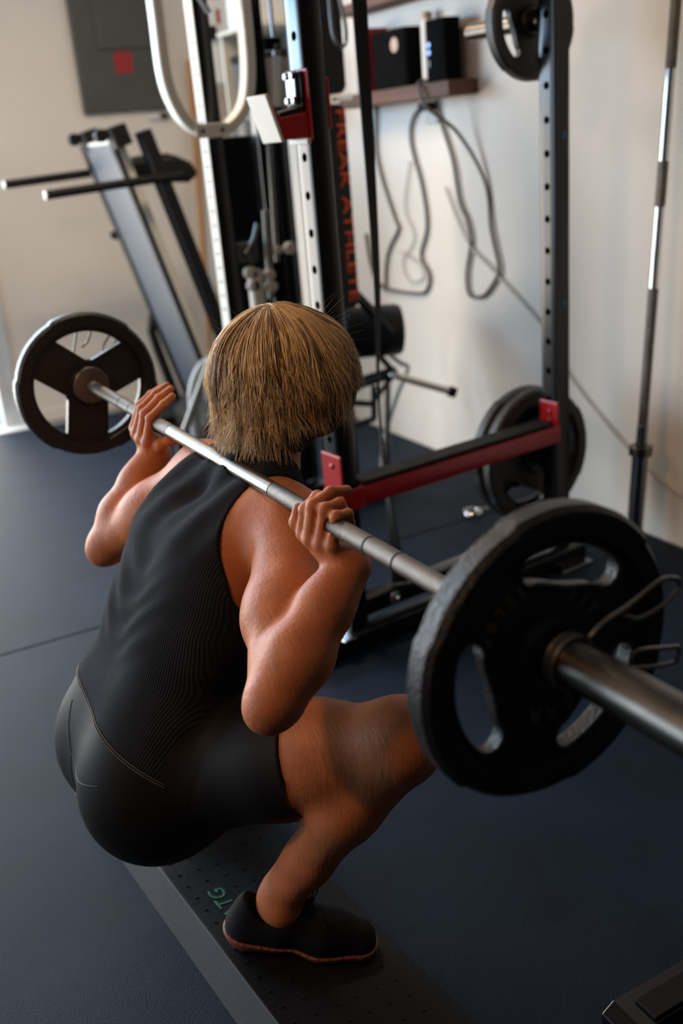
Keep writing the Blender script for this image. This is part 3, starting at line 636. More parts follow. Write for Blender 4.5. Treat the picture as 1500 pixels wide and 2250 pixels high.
cord([(3.40, 1.385), (3.47, 1.40), (3.56, 1.36), (3.585, 1.27), (3.52, 1.10), (3.50, .95), (3.555, .83), (3.50, .755), (3.53, .69), (3.62, .67), (3.88, .675), (3.97, .75), (4.0, .9)], .0068, 'cord', 'dark grey cord looping down from the wall socket toward the black band')
cord([(3.39, 1.38), (3.36, 1.32), (3.30, 1.20), (3.265, 1.05), (3.22, .98), (3.20, .90), (3.235, .78), (3.22, .70), (3.13, .705), (3.05, .775), (3.03, .82), (3.07, .95), (3.10, 1.12), (3.20, 1.29, 2.24), (3.27, 1.39, 2.155), (3.31, 1.46, 2.15), (3.33, 1.48, 2.175), (3.355, 1.48, 2.215)], .0068, 'cord', 'grey-brown cord hanging in a long loop below the shelf')
cord([(3.84, 1.43), (3.86, 1.25), (3.82, 1.12), (3.74, .97), (3.72, .93), (3.80, .85), (3.84, .77), (3.86, .66)], .0068, 'cord', 'black cord hanging at the far left end of the shelf')
cord([(3.60, 1.20), (3.66, 1.02), (3.60, .90), (3.70, .80), (3.66, .72), (3.55, .74), (3.58, .80), (3.72, .84)], .0035, 'white_cord', 'thin white cord curling behind the grey cords')
cord([(3.36, 1.10), (3.22, .90), (3.05, .795), (2.78, .625), (2.62, .455), (2.32, .255), (2.10, .17), (1.9, .10)], .0045, 'white_cord', 'thin pale line running diagonally down the right wall to the corner')  # thin pale tube drawn as a diagonal line along the wall

# grey tube stand by the treadmill
gs = thing('tube_stand', 'grey bent-tube stand left of the lifter\'s head', 'stand', (1.33, 3.62, 0))
MB().beam((1.33, 3.60, .555), (1.165, 3.60, .26), .030, .018, (0, 1, 0), .003, 2).build('diagonal_bar', M['greysteel'], gs)
MB().tube(smooth_path([(1.40, 3.75, .52), (1.345, 3.75, .50), (1.30, 3.75, .43), (1.285, 3.75, .33), (1.28, 3.75, .0)], 6), .022, 14).build('arched_tube', M['greysteel'], gs)
MB().beam((1.165, 3.60, .27), (1.125, 3.60, .012), .03, .018, (0, 1, 0), .003, 2).beam((1.08, 3.60, .012), (1.32, 3.76, .012), .04, .024, (0, 0, 1), .003, 2).build('foot', M['black_matte'], gs)
kids_to(gs)
# beam end at the bottom right
be = thing('steel_beam', 'black steel base beam at the bottom right corner', 'beam', (.90, .84, 0))
MB().prism([(.812, .0), (1.35, .0), (1.35, .05), (.835, .05), (.812, .036)], .80, .868).build('tube', M['black'], be, bevel=.002, smooth=False)
MB().box((.86, .805, .05), (1.35, .848, .056)).build('rubber_strip', M['black_matte'], be, bevel=.002, smooth=False)
kids_to(be)

# ------------------------------------------------------------------ slant board
sb = thing('slant_board', 'long black wedge board with grey back edge under the lifter\'s heels', 'slant board', (.44, 1.5, 0), math.radians(4.9))
y0, y1 = -.62, .48
MB().prism([(-.110, .0), (.17, .0), (.17, .006), (-.092, .058), (-.110, .004)], y0, y1).build('wedge', M['board'], sb, bevel=.002, smooth=False)
MB().prism([(-.128, .0), (-.111, .0), (-.092, .060), (-.0975, .062)], y0, y1).build('back_edge', M['board_edge'], sb, bevel=.0015, smooth=False)
st_ = MB()
for i in range(28):
    for j in range(6):
        x = -.075 + j * .038; y = y0 + .03 + i * .038; zt = .058 - (x + .092) * .052 / .262
        st_.box((x - .004, y - .0015, zt - .001), (x + .004, y + .0015, zt + .0012))
tag(st_.build('grip_stud', M['board'], sb, smooth=False), kind='stuff')
gl = MB().box((-.030, -.03, -.0005), (.030, .03, .0005)).build('logo_patch', M['black_matte'], sb, smooth=False)
tilt = math.atan(.052 / .262)
gl.location = (-.0361, -.095, .0482); gl.rotation_euler = (0, tilt, 0); gl.data.transform(Matrix.Diagonal((.62, 1.75, 1, 1)))
o = text_mesh('ATG', .044, .0006, 'logo_lettering', M['green'], gl)
o.matrix_basis = Matrix.Translation((0, 0, .0010)) @ Matrix.Rotation(PI / 2, 4, 'Z')

# ------------------------------------------------------------------ the lifter: a smooth-union distance field, meshed as one surface
class Prim:
    def __init__(s, kind, *a): s.kind = kind; s.a = a
    def bbox(s):
        if s.kind == 'cone':
            a, b, ra, rb = s.a; a = np.array(a, float); b = np.array(b, float); r = max(ra, rb); return np.minimum(a, b) - r, np.maximum(a, b) + r
        c, r, R = s.a; m = max(r); c = np.array(c, float); return c - m, c + m
    def ev(s, x, y, z):
        if s.kind == 'cone':
            a, b, ra, rb = s.a; dx, dy, dz = b[0] - a[0], b[1] - a[1], b[2] - a[2]; L2 = dx * dx + dy * dy + dz * dz
            px, py, pz = x - a[0], y - a[1], z - a[2]
            h = np.clip((px * dx + py * dy + pz * dz) / L2, 0, 1)
            return np.sqrt((px - h * dx) ** 2 + (py - h * dy) ** 2 + (pz - h * dz) ** 2) - (ra + (rb - ra) * h)
        c, r, R = s.a; px, py, pz = x - c[0], y - c[1], z - c[2]
        if R is not None:
            px, py, pz = R[0][0] * px + R[0][1] * py + R[0][2] * pz, R[1][0] * px + R[1][1] * py + R[1][2] * pz, R[2][0] * px + R[2][1] * py + R[2][2] * pz
        k0 = np.sqrt((px / r[0]) ** 2 + (py / r[1]) ** 2 + (pz / r[2]) ** 2); k1 = np.sqrt((px / r[0] ** 2) ** 2 + (py / r[1] ** 2) ** 2 + (pz / r[2] ** 2) ** 2)
        return k0 * (k0 - 1) / np.maximum(k1, 1e-6)
def cone(a, b, ra, rb): return Prim('cone', a, b, ra, rb)
def ell(c, r, pitch=0.0, yaw=0.0):
    R = None
    if pitch or yaw:
        R = np.array((Matrix.Rotation(math.radians(yaw), 3, 'Z') @ Matrix.Rotation(math.radians(pitch), 3, 'Y')).transposed())
    return Prim('ell', c, r, R)
def ball(c, r): return ell(c, (r, r, r))
def smin(a, b, k):
    h = np.maximum(k - np.abs(a - b), 0) / k
    return np.minimum(a, b) - h * h * k * .25
class Group:
    """nested smooth union: items are (Prim or Group), k = blend radius"""
    def __init__(s, k, *items): s.k = k; s.items = items
    def bbox(s):
        bb = [i.bbox() for i in s.items]; return np.min([b[0] for b in bb], 0), np.max([b[1] for b in bb], 0)
    def ev(s, x, y, z):
        F = None
        for i in s.items:
            f = i.ev(x, y, z); F = f if F is None else smin(F, f, s.k)
        return F
    def grid(s, xs, ys, zs, F=None, pad=.05):
        if F is None: F = np.full((len(xs), len(ys), len(zs)), .2, np.float32)
        for it in s.items:
            lo, hi = it.bbox(); lo = lo - pad; hi = hi + pad
            i0, i1 = np.searchsorted(xs, lo[0]), np.searchsorted(xs, hi[0]); j0, j1 = np.searchsorted(ys, lo[1]), np.searchsorted(ys, hi[1]); k0, k1 = np.searchsorted(zs, lo[2]), np.searchsorted(zs, hi[2])
            if i1 <= i0 or j1 <= j0 or k1 <= k0: continue
            X = xs[i0:i1, None, None]; Y = ys[None, j0:j1, None]; Z = zs[None, None, k0:k1]
            if isinstance(it, Group):
                f = it.grid(xs[i0:i1], ys[j0:j1], zs[k0:k1])
            else: f = it.ev(X, Y, Z).astype(np.float32)
            F[i0:i1, j0:j1, k0:k1] = smin(F[i0:i1, j0:j1, k0:k1], f, s.k)
        return F
def surf_net(xs, ys, zs, F):
    S = F < 0
    nx, ny, nz = F.shape
    cnt = np.zeros((nx - 1, ny - 1, nz - 1), np.uint8)
    for i in (0, 1):
        for j in (0, 1):
            for k in (0, 1): cnt += S[i:nx - 1 + i, j:ny - 1 + j, k:nz - 1 + k]
    I = np.argwhere((cnt > 0) & (cnt < 8)); del cnt
    idm = np.full((nx - 1, ny - 1, nz - 1), -1, np.int32); idm[I[:, 0], I[:, 1], I[:, 2]] = np.arange(len(I))
    acc = np.zeros((len(I), 3)); n = np.zeros(len(I)); G = (xs, ys, zs)
    corners = [(i, j, k) for i in (0, 1) for j in (0, 1) for k in (0, 1)]
    for c in corners:
        for axq in range(3):
            if c[axq] == 0:
                d = list(c); d[axq] = 1
                a = F[I[:, 0] + c[0], I[:, 1] + c[1], I[:, 2] + c[2]]; b = F[I[:, 0] + d[0], I[:, 1] + d[1], I[:, 2] + d[2]]
                m = (a < 0) != (b < 0); t = np.where(m, a / np.where(m, a - b, 1), 0)
                P = np.stack([G[q][I[:, q] + c[q]] for q in range(3)], 1).astype(float)
                step = G[axq][np.minimum(I[:, axq] + 1, len(G[axq]) - 1)] - G[axq][I[:, axq]]
                P[:, axq] += t * step
                acc[m] += P[m]; n[m] += 1
    V = acc / n[:, None]; Q = []
    for axq in range(3):
        a, b = [(1, 2), (2, 0), (0, 1)][axq]
        sl0 = [slice(None)] * 3; sl1 = [slice(None)] * 3; sl0[axq] = slice(0, -1); sl1[axq] = slice(1, None)
        s0 = S[tuple(sl0)]; s1 = S[tuple(sl1)]
        E_ = np.argwhere(s0 != s1)
        ok = (E_[:, a] > 0) & (E_[:, b] > 0) & (E_[:, a] < F.shape[a] - 1) & (E_[:, b] < F.shape[b] - 1); E_ = E_[ok]
        flip = s0[E_[:, 0], E_[:, 1], E_[:, 2]]
        q = []
        for da, db in ((-1, -1), (0, -1), (0, 0), (-1, 0)):
            J = E_.copy(); J[:, a] += da; J[:, b] += db; q.append(idm[J[:, 0], J[:, 1], J[:, 2]])
        q = np.stack(q, 1); q[~flip] = q[~flip][:, ::-1]; Q.append(q)
    return V, np.concatenate(Q)
def np_mesh(name, V, Q, m, parent):
    me = bpy.data.meshes.new(name); k = Q.shape[1]
    me.vertices.add(len(V)); me.vertices.foreach_set('co', np.asarray(V, np.float32).ravel())
    me.loops.add(Q.size); me.loops.foreach_set('vertex_index', np.asarray(Q, np.int32).ravel())
    me.polygons.add(len(Q)); me.polygons.foreach_set('loop_start', np.arange(len(Q), dtype=np.int32) * k)
    me.update(calc_edges=True); me.polygons.foreach_set('use_smooth', [True] * len(Q)); me.materials.append(m); me.validate()
    o = bpy.data.objects.new(name, me); C.objects.link(o); o.parent = parent; return o
def axis(*segs):  # (start, end, step)...
    out = [np.arange(a, b, h) for a, b, h in segs]; return np.concatenate(out).astype(np.float32)

# torso and legs
def V3(*a): return np.array(a, float)
CY = 1.50
hips = Group(.06,
    ell((.385, CY, .37), (.132, .168, .135), 20),
    ell((.342, CY - .080, .335), (.136, .114, .146), 10), ell((.345, CY + .078, .342), (.136, .112, .146), 10))
def leg(s, hip, knee, ank, foot):
    hip, knee, ank, foot = map(lambda q: V3(*q), (hip, knee, ank, foot))
    k2a = ank - knee; back = V3(-.55, .0, -.2)
    calf = knee + k2a * .32 + back * .040
    return Group(.022,
        Group(.05, cone(hip, hip + (knee - hip) * .62, .098, .079), cone(hip + (knee - hip) * .5, knee, .080, .057), ball(knee + V3(.012, -.004 * s, .006), .052)),
        Group(.03, cone(knee + V3(.004, 0, -.008), calf, .050, .053), cone(calf, knee + k2a * .72, .053, .034), cone(knee + k2a * .72, ank, .034, .0315), cone(knee + V3(.012, 0, -.03), ank + V3(.008, 0, .03), .036, .026)),
        cone(ank, foot, .033, .030), ball(ank + V3(-.004, -.022 * s, -.005), .016))
legR = leg(1, (.385, 1.390, .345), (.622, 1.108, .468), (.462, 1.262, .130), (.505, 1.245, .06))
legL = leg(-1, (.385, 1.610, .345), (.640, 1.880, .465), (.470, 1.745, .130), (.515, 1.765, .06))
def side(s):
    y = lambda d: CY - s * d
    return [cone((.395, y(.060), .46), (.450, y(.058), .575), .110, .094), cone((.450, y(.058), .575), (.505, y(.066), .675), .094, .094),
            cone((.505, y(.068), .675), (.556, y(.088), .735), .092, .062), cone((.530, y(.105), .725), (.462, y(.098), .590), .056, .062)]
torso = Group(.05, *side(1), *side(-1), cone((.578, CY - .13, .754), (.574, CY + .13, .754), .046, .046),
              ell((.590, CY - .075, .655), (.075, .075, .080)), ell((.590, CY + .075, .655), (.075, .075, .080)),
              cone((.605, CY, .788), (.590, CY - .10, .765), .048, .042), cone((.605, CY, .788), (.590, CY + .10, .765), .048, .042))
neck = Group(.03, cone((.615, CY, .785), (.660, CY, .905), .052, .050), cone((.622, CY - .03, .79), (.66, CY - .02, .90), .038, .035), cone((.622, CY + .03, .79), (.66, CY + .02, .90), .038, .035))
head = Group(.02, ell((.680, CY, .965), (.098, .076, .100), 8), cone((.705, CY, .905), (.752, CY, .872), .055, .030), cone((.70, CY - .035, .905), (.735, CY - .02, .875), .03, .022), cone((.70, CY + .035, .905), (.735, CY + .02, .875), .03, .022),
    ell((.758, CY, .945), (.028, .050, .055)))
face = Group(.008, cone((.778, CY, .968), (.797, CY, .934), .008, .0105), ball((.790, CY - .010, .928), .0075), ball((.790, CY + .010, .928), .0075),
    ell((.783, CY, .905), (.008, .021, .0045)), ell((.781, CY, .896), (.008, .018, .005)), ball((.766, CY, .872), .014),
    cone((.772, CY - .045, .980), (.781, CY - .012, .982), .008, .008), cone((.772, CY + .045, .980), (.781, CY + .012, .982), .008, .008),
    ell((.668, CY - .079, .948), (.020, .009, .032), 10), ell((.668, CY + .079, .948), (.020, .009, .032), 10), ell((.748, CY - .038, .925), (.022, .018, .02)), ell((.748, CY + .038, .925), (.022, .018, .02)))
# arms
def arm(s, sh, el, wr):
    sh, el, wr = map(lambda q: V3(*q), (sh, el, wr)); u = el - sh; f = wr - el
    upper = Group(.03, cone(sh + V3(0, .03 * s, .0), sh, .062, .061), cone(sh, sh + u * .55, .061, .053), cone(sh + u * .5, el, .054, .040),
                  ell(sh + u * .50 + V3(-.010, -.004 * s, -.016), (.052, .046, .052)), cone(sh + u * .15 + V3(.02, 0, -.01), sh + u * .6 + V3(.022, 0, .004), .045, .042))
    lower = Group(.025, cone(el, el + f * .30, .040, .0455), cone(el + f * .30, el + f * .68, .0455, .035), cone(el + f * .66, wr, .0355, .0255), cone(el + f * .68, wr + V3(.006, -.006 * s, 0), .030, .023),
                  ball(el + V3(-.018, -.004 * s, -.016), .031))
    return Group(.010, upper, lower)
armR = arm(1, (.588, 1.325, .750), (.434, 1.090, .624), (.580, 1.136, .757))
armL = arm(-1, (.582, 1.675, .752), (.425, 1.852, .604), (.541, 1.850, .763))
def finger(pts, r0, r1):
    P = [V3(*p) for p in pts]; R_ = np.linspace(r0, r1, len(P))
    return Group(.0035, *[cone(P[i], P[i + 1], R_[i], R_[i + 1]) for i in range(len(P) - 1)], *[ball(P[i], R_[i] * 1.06) for i in range(1, len(P) - 1)])
handR = Group(.006,
    Group(.012, cone((.580, 1.136, .757), (.542, 1.186, .799), .019, .0095), cone((.580, 1.136, .757), (.542, 1.166, .797), .019, .0100), cone((.582, 1.134, .757), (.549, 1.147, .796), .019, .0100), cone((.584, 1.132, .758), (.557, 1.128, .797), .018, .0095),
          ell((.566, 1.155, .783), (.020, .026, .016), -40)),
    finger([(.541, 1.187, .801), (.5445, 1.178, .839), (.565, 1.179, .853), (.584, 1.184, .846)], .0098, .0072),
    finger([(.541, 1.167, .799), (.5475, 1.158, .850), (.580, 1.166, .859), (.607, 1.168, .855)], .0100, .0074),
    finger([(.548, 1.147, .797), (.5560, 1.139, .848), (.581, 1.145, .848), (.593, 1.149, .830)], .0098, .0072),
    finger([(.556, 1.128, .798), (.5620, 1.120, .841), (.582, 1.125, .838), (.589, 1.130, .819)], .0092, .0066),
    finger([(.576, 1.165, .770), (.556, 1.198, .786), (.541, 1.205, .812), (.545, 1.203, .833)], .0130, .0082))
handL = Group(.006,
    Group(.012, cone((.541, 1.850, .763), (.524, 1.834, .793), .019, .0095), cone((.541, 1.852, .763), (.519, 1.854, .796), .019, .0100), cone((.541, 1.856, .764), (.517, 1.874, .802), .019, .0100), cone((.543, 1.860, .766), (.520, 1.892, .809), .018, .0095),
          ell((.543, 1.856, .786), (.018, .028, .018), -40)),
    finger([(.525, 1.835, .793), (.5350, 1.822, .841), (.566, 1.825, .862), (.588, 1.832, .873)], .0098, .0072),
    finger([(.519, 1.855, .796), (.5320, 1.846, .846), (.567, 1.850, .870), (.595, 1.857, .882)], .0100, .0074),
    finger([(.517, 1.875, .803), (.5340, 1.868, .852), (.568, 1.873, .874), (.595, 1.879, .885)], .0098, .0072),
    finger([(.520, 1.893, .811), (.5380, 1.892, .853), (.566, 1.896, .870), (.588, 1.900, .878)], .0092, .0066),
    finger([(.541, 1.840, .772), (.545, 1.818, .787), (.560, 1.809, .795), (.577, 1.806, .790)], .0130, .0085))
body = Group(.012, Group(.035, Group(.045, hips, torso), Group(.02, legR), Group(.02, legL), Group(.02, armR), Group(.02, armL), neck), Group(.012, head, face), handR, handL)
xs = axis((.14, .50, .0055), (.50, .615, .0026), (.615, .84, .0048))
ys = axis((.95, 1.10, .005), (1.10, 1.222, .0026), (1.222, 1.79, .0055), (1.79, 1.918, .0026), (1.918, 2.02, .0055))
zs = axis((.03, .745, .0055), (.745, .900, .0026), (.900, 1.09, .0045))
F_ = body.grid(xs, ys, zs)
def bar_cut(F, xs, ys, zs, r):
    X = xs[:, None, None]; Y = ys[None, :, None]; Z = zs[None, None, :]
    return np.maximum(F, r - np.sqrt((X - .5915 + .0243 * Y) ** 2 + (Z - .8172 - .0065 * Y) ** 2))
F_ = bar_cut(F_, xs, ys, zs, .0129)
# eye hollows
Vb, Qb = surf_net(xs, ys, zs, F_)
del F_
person = thing('person', 'person in black tank top and shorts squatting with the barbell across the shoulders', 'person', (.45, 1.48, 0))
body_o = np_mesh('body', Vb, Qb, M['skin'], person)
for y in (-.031, .031):
    MB().sphere((.7705, CY + y, .962), .0115, 10).build('eye', M['eye'], person)

# clothes: offset shells of the same field, cut at hems and armholes
under = Group(.035, Group(.045, hips, torso), Group(.02, legR), Group(.02, legL), Group(.02, armR), Group(.02, armL), neck)
gx = axis((.16, .72, .0036)); gy = axis((1.24, 1.76, .0036)); gz = axis((.12, .90, .0036))
Ft = Group(.045, hips, torso, neck).grid(gx, gy, gz)
X = gx[:, None, None]; Y = gy[None, :, None]; Z = gz[None, None, :]
sdir = V3(.55, 0, .835); sdir /= np.linalg.norm(sdir)
tt = (X - .35) * sdir[0] + (Z - .38) * sdir[2]                      # along the spine
bunch = np.clip((tt - .10) / .08, 0, 1) * np.clip((.33 - tt) / .10, 0, 1)
folds = .0030 * bunch * np.sin(2 * PI * (tt * 17 + 1.5 * np.cos((Y - CY - .02) * 11) + .30 * np.sin((Y - CY) * 31 + tt * 9))) * (.6 + .4 * np.sin((Y - CY) * 19 + 1)) + .0035 * np.clip((tt - .30) / .10, 0, 1) * np.sin((Y - CY) * 95 + 9 * tt)
HEM_N = V3(.60, -.16, .84); HEM_N /= np.linalg.norm(HEM_N); HEM_P = V3(.335, 1.50, .412)
def hem_v(x, y, z): return (HEM_P[0] - x) * HEM_N[0] + (HEM_P[1] - y) * HEM_N[1] + (HEM_P[2] - z) * HEM_N[2]
T = Ft - .0065 - folds * .9
T = np.maximum(T, hem_v(X, Y, Z))
def arm_hole(s):
    sh = V3(.572, CY - s * .185, .775)
    return Group(.03, ell(sh, (.105, .075, .125), 35), cone(sh + V3(-.01, -s * .01, -.02), sh + V3(-.06, -s * .03, -.10), .075, .055), cone(sh + V3(.02, 0, 0), sh + V3(.10, s * .01, -.02), .075, .07))
for s in (1, -1):
    T = np.maximum(T, -arm_hole(s).grid(gx, gy, gz))
nh = Group(.02, cone((.640, CY, .862), (.70, CY, .90), .062, .085), cone((.66, CY, .84), (.72, CY, .76), .075, .075)).grid(gx, gy, gz)
T = np.maximum(T, -nh); T = bar_cut(T, gx, gy, gz, .0130)
Vt, Qt = surf_net(gx, gy, gz, T)
tank = np_mesh('tank_top', Vt, Qt, M['tank'], person)
# light double stitching along the hem: follow the field in the hem plane
def ray_root(f, c, d, r0=.0, r1=.32):
    for k in range(26):
        m = (r0 + r1) / 2
        if f(c + d * m) < 0: r0 = m
        else: r1 = m
    return (r0 + r1) / 2
gt_ = Group(.045, hips, torso, neck); ff = lambda p: float(gt_.ev(p[0], p[1], p[2])) - .0078
e1 = np.cross(HEM_N, V3(0, 1, 0)); e1 /= np.linalg.norm(e1); e2 = np.cross(HEM_N, e1)
cc = HEM_P + V3(.07, 0, -.05)
for off in (.0045, .0085):
    c0 = cc + HEM_N * off; ring = []
    for i in range(140):
        a = 2 * PI * i / 140; d = e1 * math.cos(a) + e2 * math.sin(a); ring.append(c0 + d * ray_root(ff, c0, d))
    MB().tube(ring, .0008, 5, True).build('hem_stitching', M['stitch'], tank)
# armhole binding stitching
gh = {1: arm_hole(1), -1: arm_hole(-1)}
# shorts
hx = axis((.15, .62, .0038)); hy = axis((1.16, 1.86, .0038)); hz = axis((.12, .56, .0038))
thR = Group(.05, cone((.385, 1.390, .345), (.532, 1.215, .421), .098, .079), cone((.50, 1.25, .407), (.622, 1.108, .468), .080, .057))
thL = Group(.05, cone((.385, 1.610, .345), (.543, 1.777, .419), .098, .079), cone((.51, 1.745, .405), (.640, 1.880, .465), .080, .057))
FSH = Group(.035, Group(.045, hips, torso), Group(.022, thR), Group(.022, thL)); Fs = FSH.grid(hx, hy, hz)
X = hx[:, None, None]; Y = hy[None, :, None]; Z = hz[None, None, :]
Sx = Fs - .0042
Sx = np.maximum(Sx, np.minimum((X - .375) * sdir[0] + (Z - .41) * sdir[2] - .075, Z - .505 + 0 * X))                       # waist, under the tank top
for hip, knee, s in (((.385, 1.390, .345), (.622, 1.108, .468), 1), ((.385, 1.610, .345), (.640, 1.880, .465), -1)):
    h = V3(*hip); d = V3(*knee) - h; L = np.linalg.norm(d); d /= L
    t = (X - h[0]) * d[0] + (Y - h[1]) * d[1] + (Z - h[2]) * d[2] - .238
    t = np.where((Y < CY) if s > 0 else (Y >= CY), t, -1)
    Sx = np.maximum(Sx, t)
Vs, Qs = surf_net(hx, hy, hz, Sx)
shorts = np_mesh('shorts', Vs, Qs, M['shorts'], person)
# seams on the seat of the shorts
fs = FSH; fsv = lambda p: float(fs.ev(p[0], p[1], p[2])) - .0042
def on_seat(y, z):
    p = V3(.36, y, z); return p + V3(-1, 0, 0) * ray_root(fsv, p, V3(-1, 0, 0))
for pts in ([(1.560, .452), (1.535, .420), (1.505, .385)], [(1.505, .385), (1.465, .378), (1.42, .382), (1.37, .395)], [(1.505, .385), (1.508, .33), (1.512, .275)]):
    MB().tube([on_seat(y, z) for y, z in [tuple(p)[:2] for p in smooth_path([(a, b, 0) for a, b in pts], 5)]], .0011, 5).build('seat_seam', M['black_matte'], shorts)

# shoes
def shoe(s, heel, toe, label):
    heel = V3(*heel); toe = V3(*toe); d = toe - heel; L = np.linalg.norm(d); d /= L
    sd = np.cross(d, V3(0, 0, 1)); sd /= np.linalg.norm(sd); u = np.cross(sd, d); sd = sd * s
    q = lambda a, b, c: heel + d * (a * L) + sd * b + u * c
    r = lambda a, b, c: tuple(q(a, b, c))
    up = Group(.03, cone(r(.12, 0, .036), r(.30, .002, .040), .031, .033), cone(r(.12, 0, .036), r(.14, 0, .070), .030, .027), cone(r(.30, 0, .048), r(.40, 0, .074), .032, .028), cone(r(.40, .0, .055), r(.62, .004, .036), .034, .034),
               cone(r(.62, .006, .036), r(.86, .004, .024), .039, .030), cone(r(.70, -.012, .028), r(.84, -.014, .022), .030, .024), cone(r(.06, 0, .045), r(.105, 0, .088), .012, .007))
    ax1 = axis((float(min(heel[0], toe[0])) - .07, float(max(heel[0], toe[0])) + .07, .0032)); ay1 = axis((float(min(heel[1], toe[1])) - .07, float(max(heel[1], toe[1])) + .07, .0032)); az1 = axis((-.01, .20, .0032))
    U = up.grid(ax1, ay1, az1)
    X = ax1[:, None, None]; Y = ay1[None, :, None]; Z = az1[None, None, :]
    hgt = (X - heel[0]) * u[0] + (Y - heel[1]) * u[1] + (Z - heel[2]) * u[2]
    U2 = np.maximum(U, .018 - hgt)
    # ankle opening
    op = Group(.01, cone(r(.235, 0, .075), r(.22, 0, .14), .030, .044)).grid(ax1, ay1, az1)
    U2 = np.maximum(U2, -op)
    root = np_mesh('shoe', *surf_net(ax1, ay1, az1, U2), M['shoe'], person); root['label'] = label
    so = np.maximum(np.maximum(U - .0045, hgt - .0215 - .012 * np.clip(1 - ((X - heel[0]) * d[0] + (Y - heel[1]) * d[1] + (Z - heel[2]) * d[2]) / (.14), 0, 1)), -.000 - hgt)
    sole = np_mesh('sole', *surf_net(ax1, ay1, az1, so), M['gum'], root)
    for k in range(5):
        a = .44 + k * .055; c = .096 - k * .0085
        MB().tube(smooth_path([r(a - .01, -.022, c - .010), r(a, -.008, c + .003), r(a, .008, c + .003), r(a - .01, .024, c - .010)], 4), .0016, 6).build('lace', M['black_matte'], root)
    MB().tube(smooth_path([r(.50, 0, .092), r(.49, .018, .106), r(.50, .028, .122), r(.53, .020, .124), r(.54, .006, .108), r(.52, .0, .094), r(.54, -.016, .106), r(.56, -.026, .106), r(.55, -.02, .094), r(.50, 0, .092)], 5), .0021, 6).build('lace_bow', M['black_matte'], root)
    MB().tube(smooth_path([r(.52, .0, .094), r(.58, .022, .092), r(.64, .038, .074)], 5), .0015, 6).build('lace_end', M['black_matte'], root)
    return root
shoe(1, (.384, 1.308, .0535), (.598, 1.184, .014), 'black knit shoe with reddish-brown gum sole')
shoe(-1, (.385, 1.700, .053), (.622, 1.812, .012), 'black knit shoe with gum sole, hidden behind the body')

# ------------------------------------------------------------------ hair
HC = V3(.672, CY, .955); HR = V3(.118, .098, .112)
hair_f = Group(.03, ell((.742, CY - .050, .935), (.040, .040, .060)), ell((.742, CY + .050, .935), (.040, .040, .060)), ell((.748, CY, .985), (.040, .064, .040)), ell(tuple(HC), tuple(HR)), ell((.640, CY, .885), (.074, .082, .080)), cone((.700, CY - .060, .93), (.715, CY - .062, .885), .038, .026), cone((.700, CY + .060, .93), (.715, CY + .062, .885), .038, .026))
wx_ = axis((.53, .83, .003)); wy_ = axis((1.38, 1.62, .003)); wz_ = axis((.79, 1.09, .003))
H = hair_f.grid(wx_, wy_, wz_)
X = wx_[:, None, None]; Y = wy_[None, :, None]; Z = wz_[None, None, :]
fcut = Group(.02, cone((.835, CY, .965), (.825, CY, .86), .070, .085)).grid(wx_, wy_, wz_)
H = np.maximum(H, -fcut); H = np.maximum(H, .835 - Z - .35 * (X - .64))
az_ = np.arctan2(Y - CY, X - HC[0])
H = H + .0012 * np.sin(az_ * 70 + 3 * np.sin(Z * 60)) + .0014 * np.sin(az_ * 31 + Z * 20)
hair = np_mesh('hair', *surf_net(wx_, wy_, wz_, H), M['hair_base'], person)
def field_pt(c, d, r1=.20): return ray_root(lambda p: float(hair_f.ev(p[0], p[1], p[2])), c, d, 0, r1)
# table of the hair surface radius in (polar, azimuth) around a centre, for fast lookup
NT, NA = 40, 72; TH = np.linspace(0.02, math.radians(158), NT); AZ = np.linspace(0, 2 * PI, NA, endpoint=False)
cen = V3(.665, CY, .945); tab = np.zeros((NT, NA))
for i, th in enumerate(TH):
    for j, a in enumerate(AZ):
        d = V3(math.sin(th) * math.cos(a), math.sin(th) * math.sin(a), math.cos(th)); tab[i, j] = field_pt(cen, d)
def rad(th, a):
    i = np.interp(th, TH, np.arange(NT)); j = (a / (2 * PI) * NA) % NA; i0 = int(min(i, NT - 2)); fi = i - i0; j0 = int(j); fj = j - j0; j1 = (j0 + 1) % NA
    return (tab[i0, j0] * (1 - fi) + tab[i0 + 1, j0] * fi) * (1 - fj) + (tab[i0, j1] * (1 - fi) + tab[i0 + 1, j1] * fi) * fj
HV = []; HF = []; HCOL = []
rs = random.Random(3)
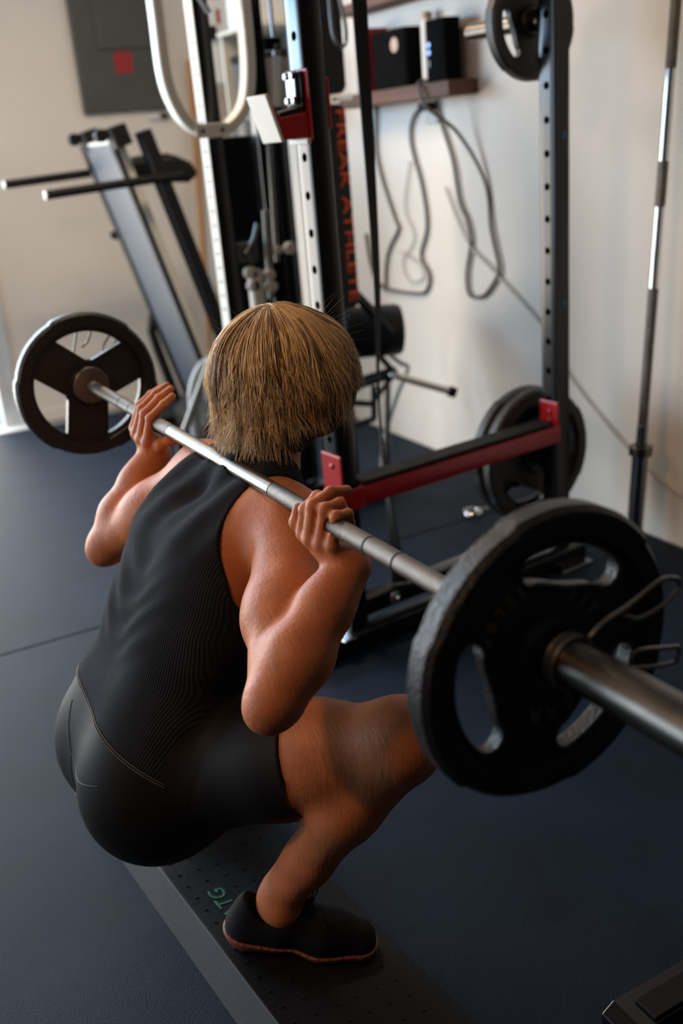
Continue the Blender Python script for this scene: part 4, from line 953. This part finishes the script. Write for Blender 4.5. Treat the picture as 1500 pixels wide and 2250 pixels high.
def strand(a0, t0, t1, lift, rad0, flick, shade, swirl):
    n = 13; pts = []; rr = []
    wob = rs.uniform(0, 6.28); amp = rs.uniform(.0, .0022); da = rs.uniform(-.10, .10)
    for k in range(n):
        s = k / (n - 1); th = t0 + (t1 - t0) * s
        a = a0 + da * s * s + swirl * s + .05 * math.sin(s * 5 + wob) * s
        r = rad(th, a % (2 * PI)) + lift + amp * math.sin(s * 7 + wob) + flick * max(0, s - .72) ** 1.6 * 9
        p = cen + r * V3(math.sin(th) * math.cos(a), math.sin(th) * math.sin(a), math.cos(th))
        pts.append(p); rr.append(rad0 * (.55 + .6 * math.sin(PI * min(1, s * 1.15 + .12)) ) * (1 if s < .85 else 1 - (s - .85) / .15 * .8))
    o = len(HV)
    for k in range(n):
        t = pts[min(k + 1, n - 1)] - pts[max(k - 1, 0)]; t /= np.linalg.norm(t) + 1e-9
        nrm = pts[k] - cen; nrm /= np.linalg.norm(nrm); b = np.cross(t, nrm); b /= np.linalg.norm(b) + 1e-9; nrm = np.cross(b, t)
        for x, y in ((1, 0), (0, .6), (-1, 0), (0, -.6)): HV.append(pts[k] + b * x * rr[k] + nrm * y * rr[k]); HCOL.append(min(1, max(0, shade + .10 * math.sin(k * .9 + wob))))
    for k in range(n - 1):
        for q in range(4): HF.append((o + k * 4 + q, o + k * 4 + (q + 1) % 4, o + k * 4 + 4 + (q + 1) % 4, o + k * 4 + 4 + q))
def ok_az(a): 
    a = (a + PI) % (2 * PI) - PI
    return a
def wrap(a): return (a + PI) % (2 * PI) - PI
def clump(a_c, t0, t1, n_, spread, lift, flick, shade, swirl, thick=(.0007, .0014)):
    for _ in range(n_):
        off = rs.uniform(-1, 1) * spread
        strand(a_c + off, t0 + rs.uniform(-.05, .05), t1 + rs.uniform(-.10, .04), lift + rs.uniform(-.0012, .0022), rs.uniform(*thick), flick * rs.uniform(.7, 1.3), shade + rs.uniform(-.16, .16), swirl - off * .62)
CR = math.radians
for i in range(520):
    a = rs.uniform(-PI, PI); front = abs(wrap(a)) < CR(48); back = math.cos(a) < -.2
    if rs.random() < .5: t0 = CR(rs.uniform(2, 12)); t1 = CR(rs.uniform(75, 128))
    else: t0 = CR(rs.uniform(30, 85)); t1 = t0 + CR(rs.uniform(36, 62))
    t1 = min(t1, CR(98) if front else CR(137) if back else CR(126))
    if t1 - t0 < CR(16): continue
    tone = rs.random()
    shade = (.12 if tone < .30 else .42 if tone < .62 else .78) + rs.uniform(-.06, .06)  # clump tone drawn at random from dark, mid and light
    fl = rs.uniform(.0, .010) + (.014 * rs.random() if t1 > CR(116) else 0)
    clump(a, t0, t1, 11, rs.uniform(.05, .13), rs.uniform(.0, .0045), fl, shade, rs.uniform(-.16, .04))
for i in range(130):     # nape: short flicked locks
    a = PI + rs.uniform(-1.45, 1.2); t0 = CR(rs.uniform(84, 118)); t1 = min(t0 + CR(rs.uniform(26, 42)), CR(139))
    clump(a, t0, t1, 10, rs.uniform(.06, .12), rs.uniform(.001, .006), rs.uniform(.004, .030), rs.choice((.25, .55, .85)), rs.uniform(-.40, .30), (.0008, .0015))
for i in range(34):
    a = PI + rs.uniform(-1.2, .25); clump(a, CR(rs.uniform(98, 112)), CR(rs.uniform(128, 139)), 9, rs.uniform(.04, .09), .003, rs.uniform(.010, .026), rs.choice((.45, .85)), rs.uniform(-.3, .1), (.0008, .0015))
for i in range(60):      # fly-aways
    a = rs.uniform(-PI, PI); t0 = CR(rs.uniform(5, 70)); strand(a, t0, t0 + CR(rs.uniform(12, 26)), .002, .00018, rs.uniform(.02, .06), .8, rs.uniform(-.6, .6))
strands = np_mesh('hair_strands', np.array(HV), np.array(HF), M['hair'], hair)
ca = strands.data.attributes.new('strand', 'FLOAT', 'POINT'); 
vals = np.array(HCOL, np.float32)
ca.data.foreach_set('value', vals)
kids_to(person)
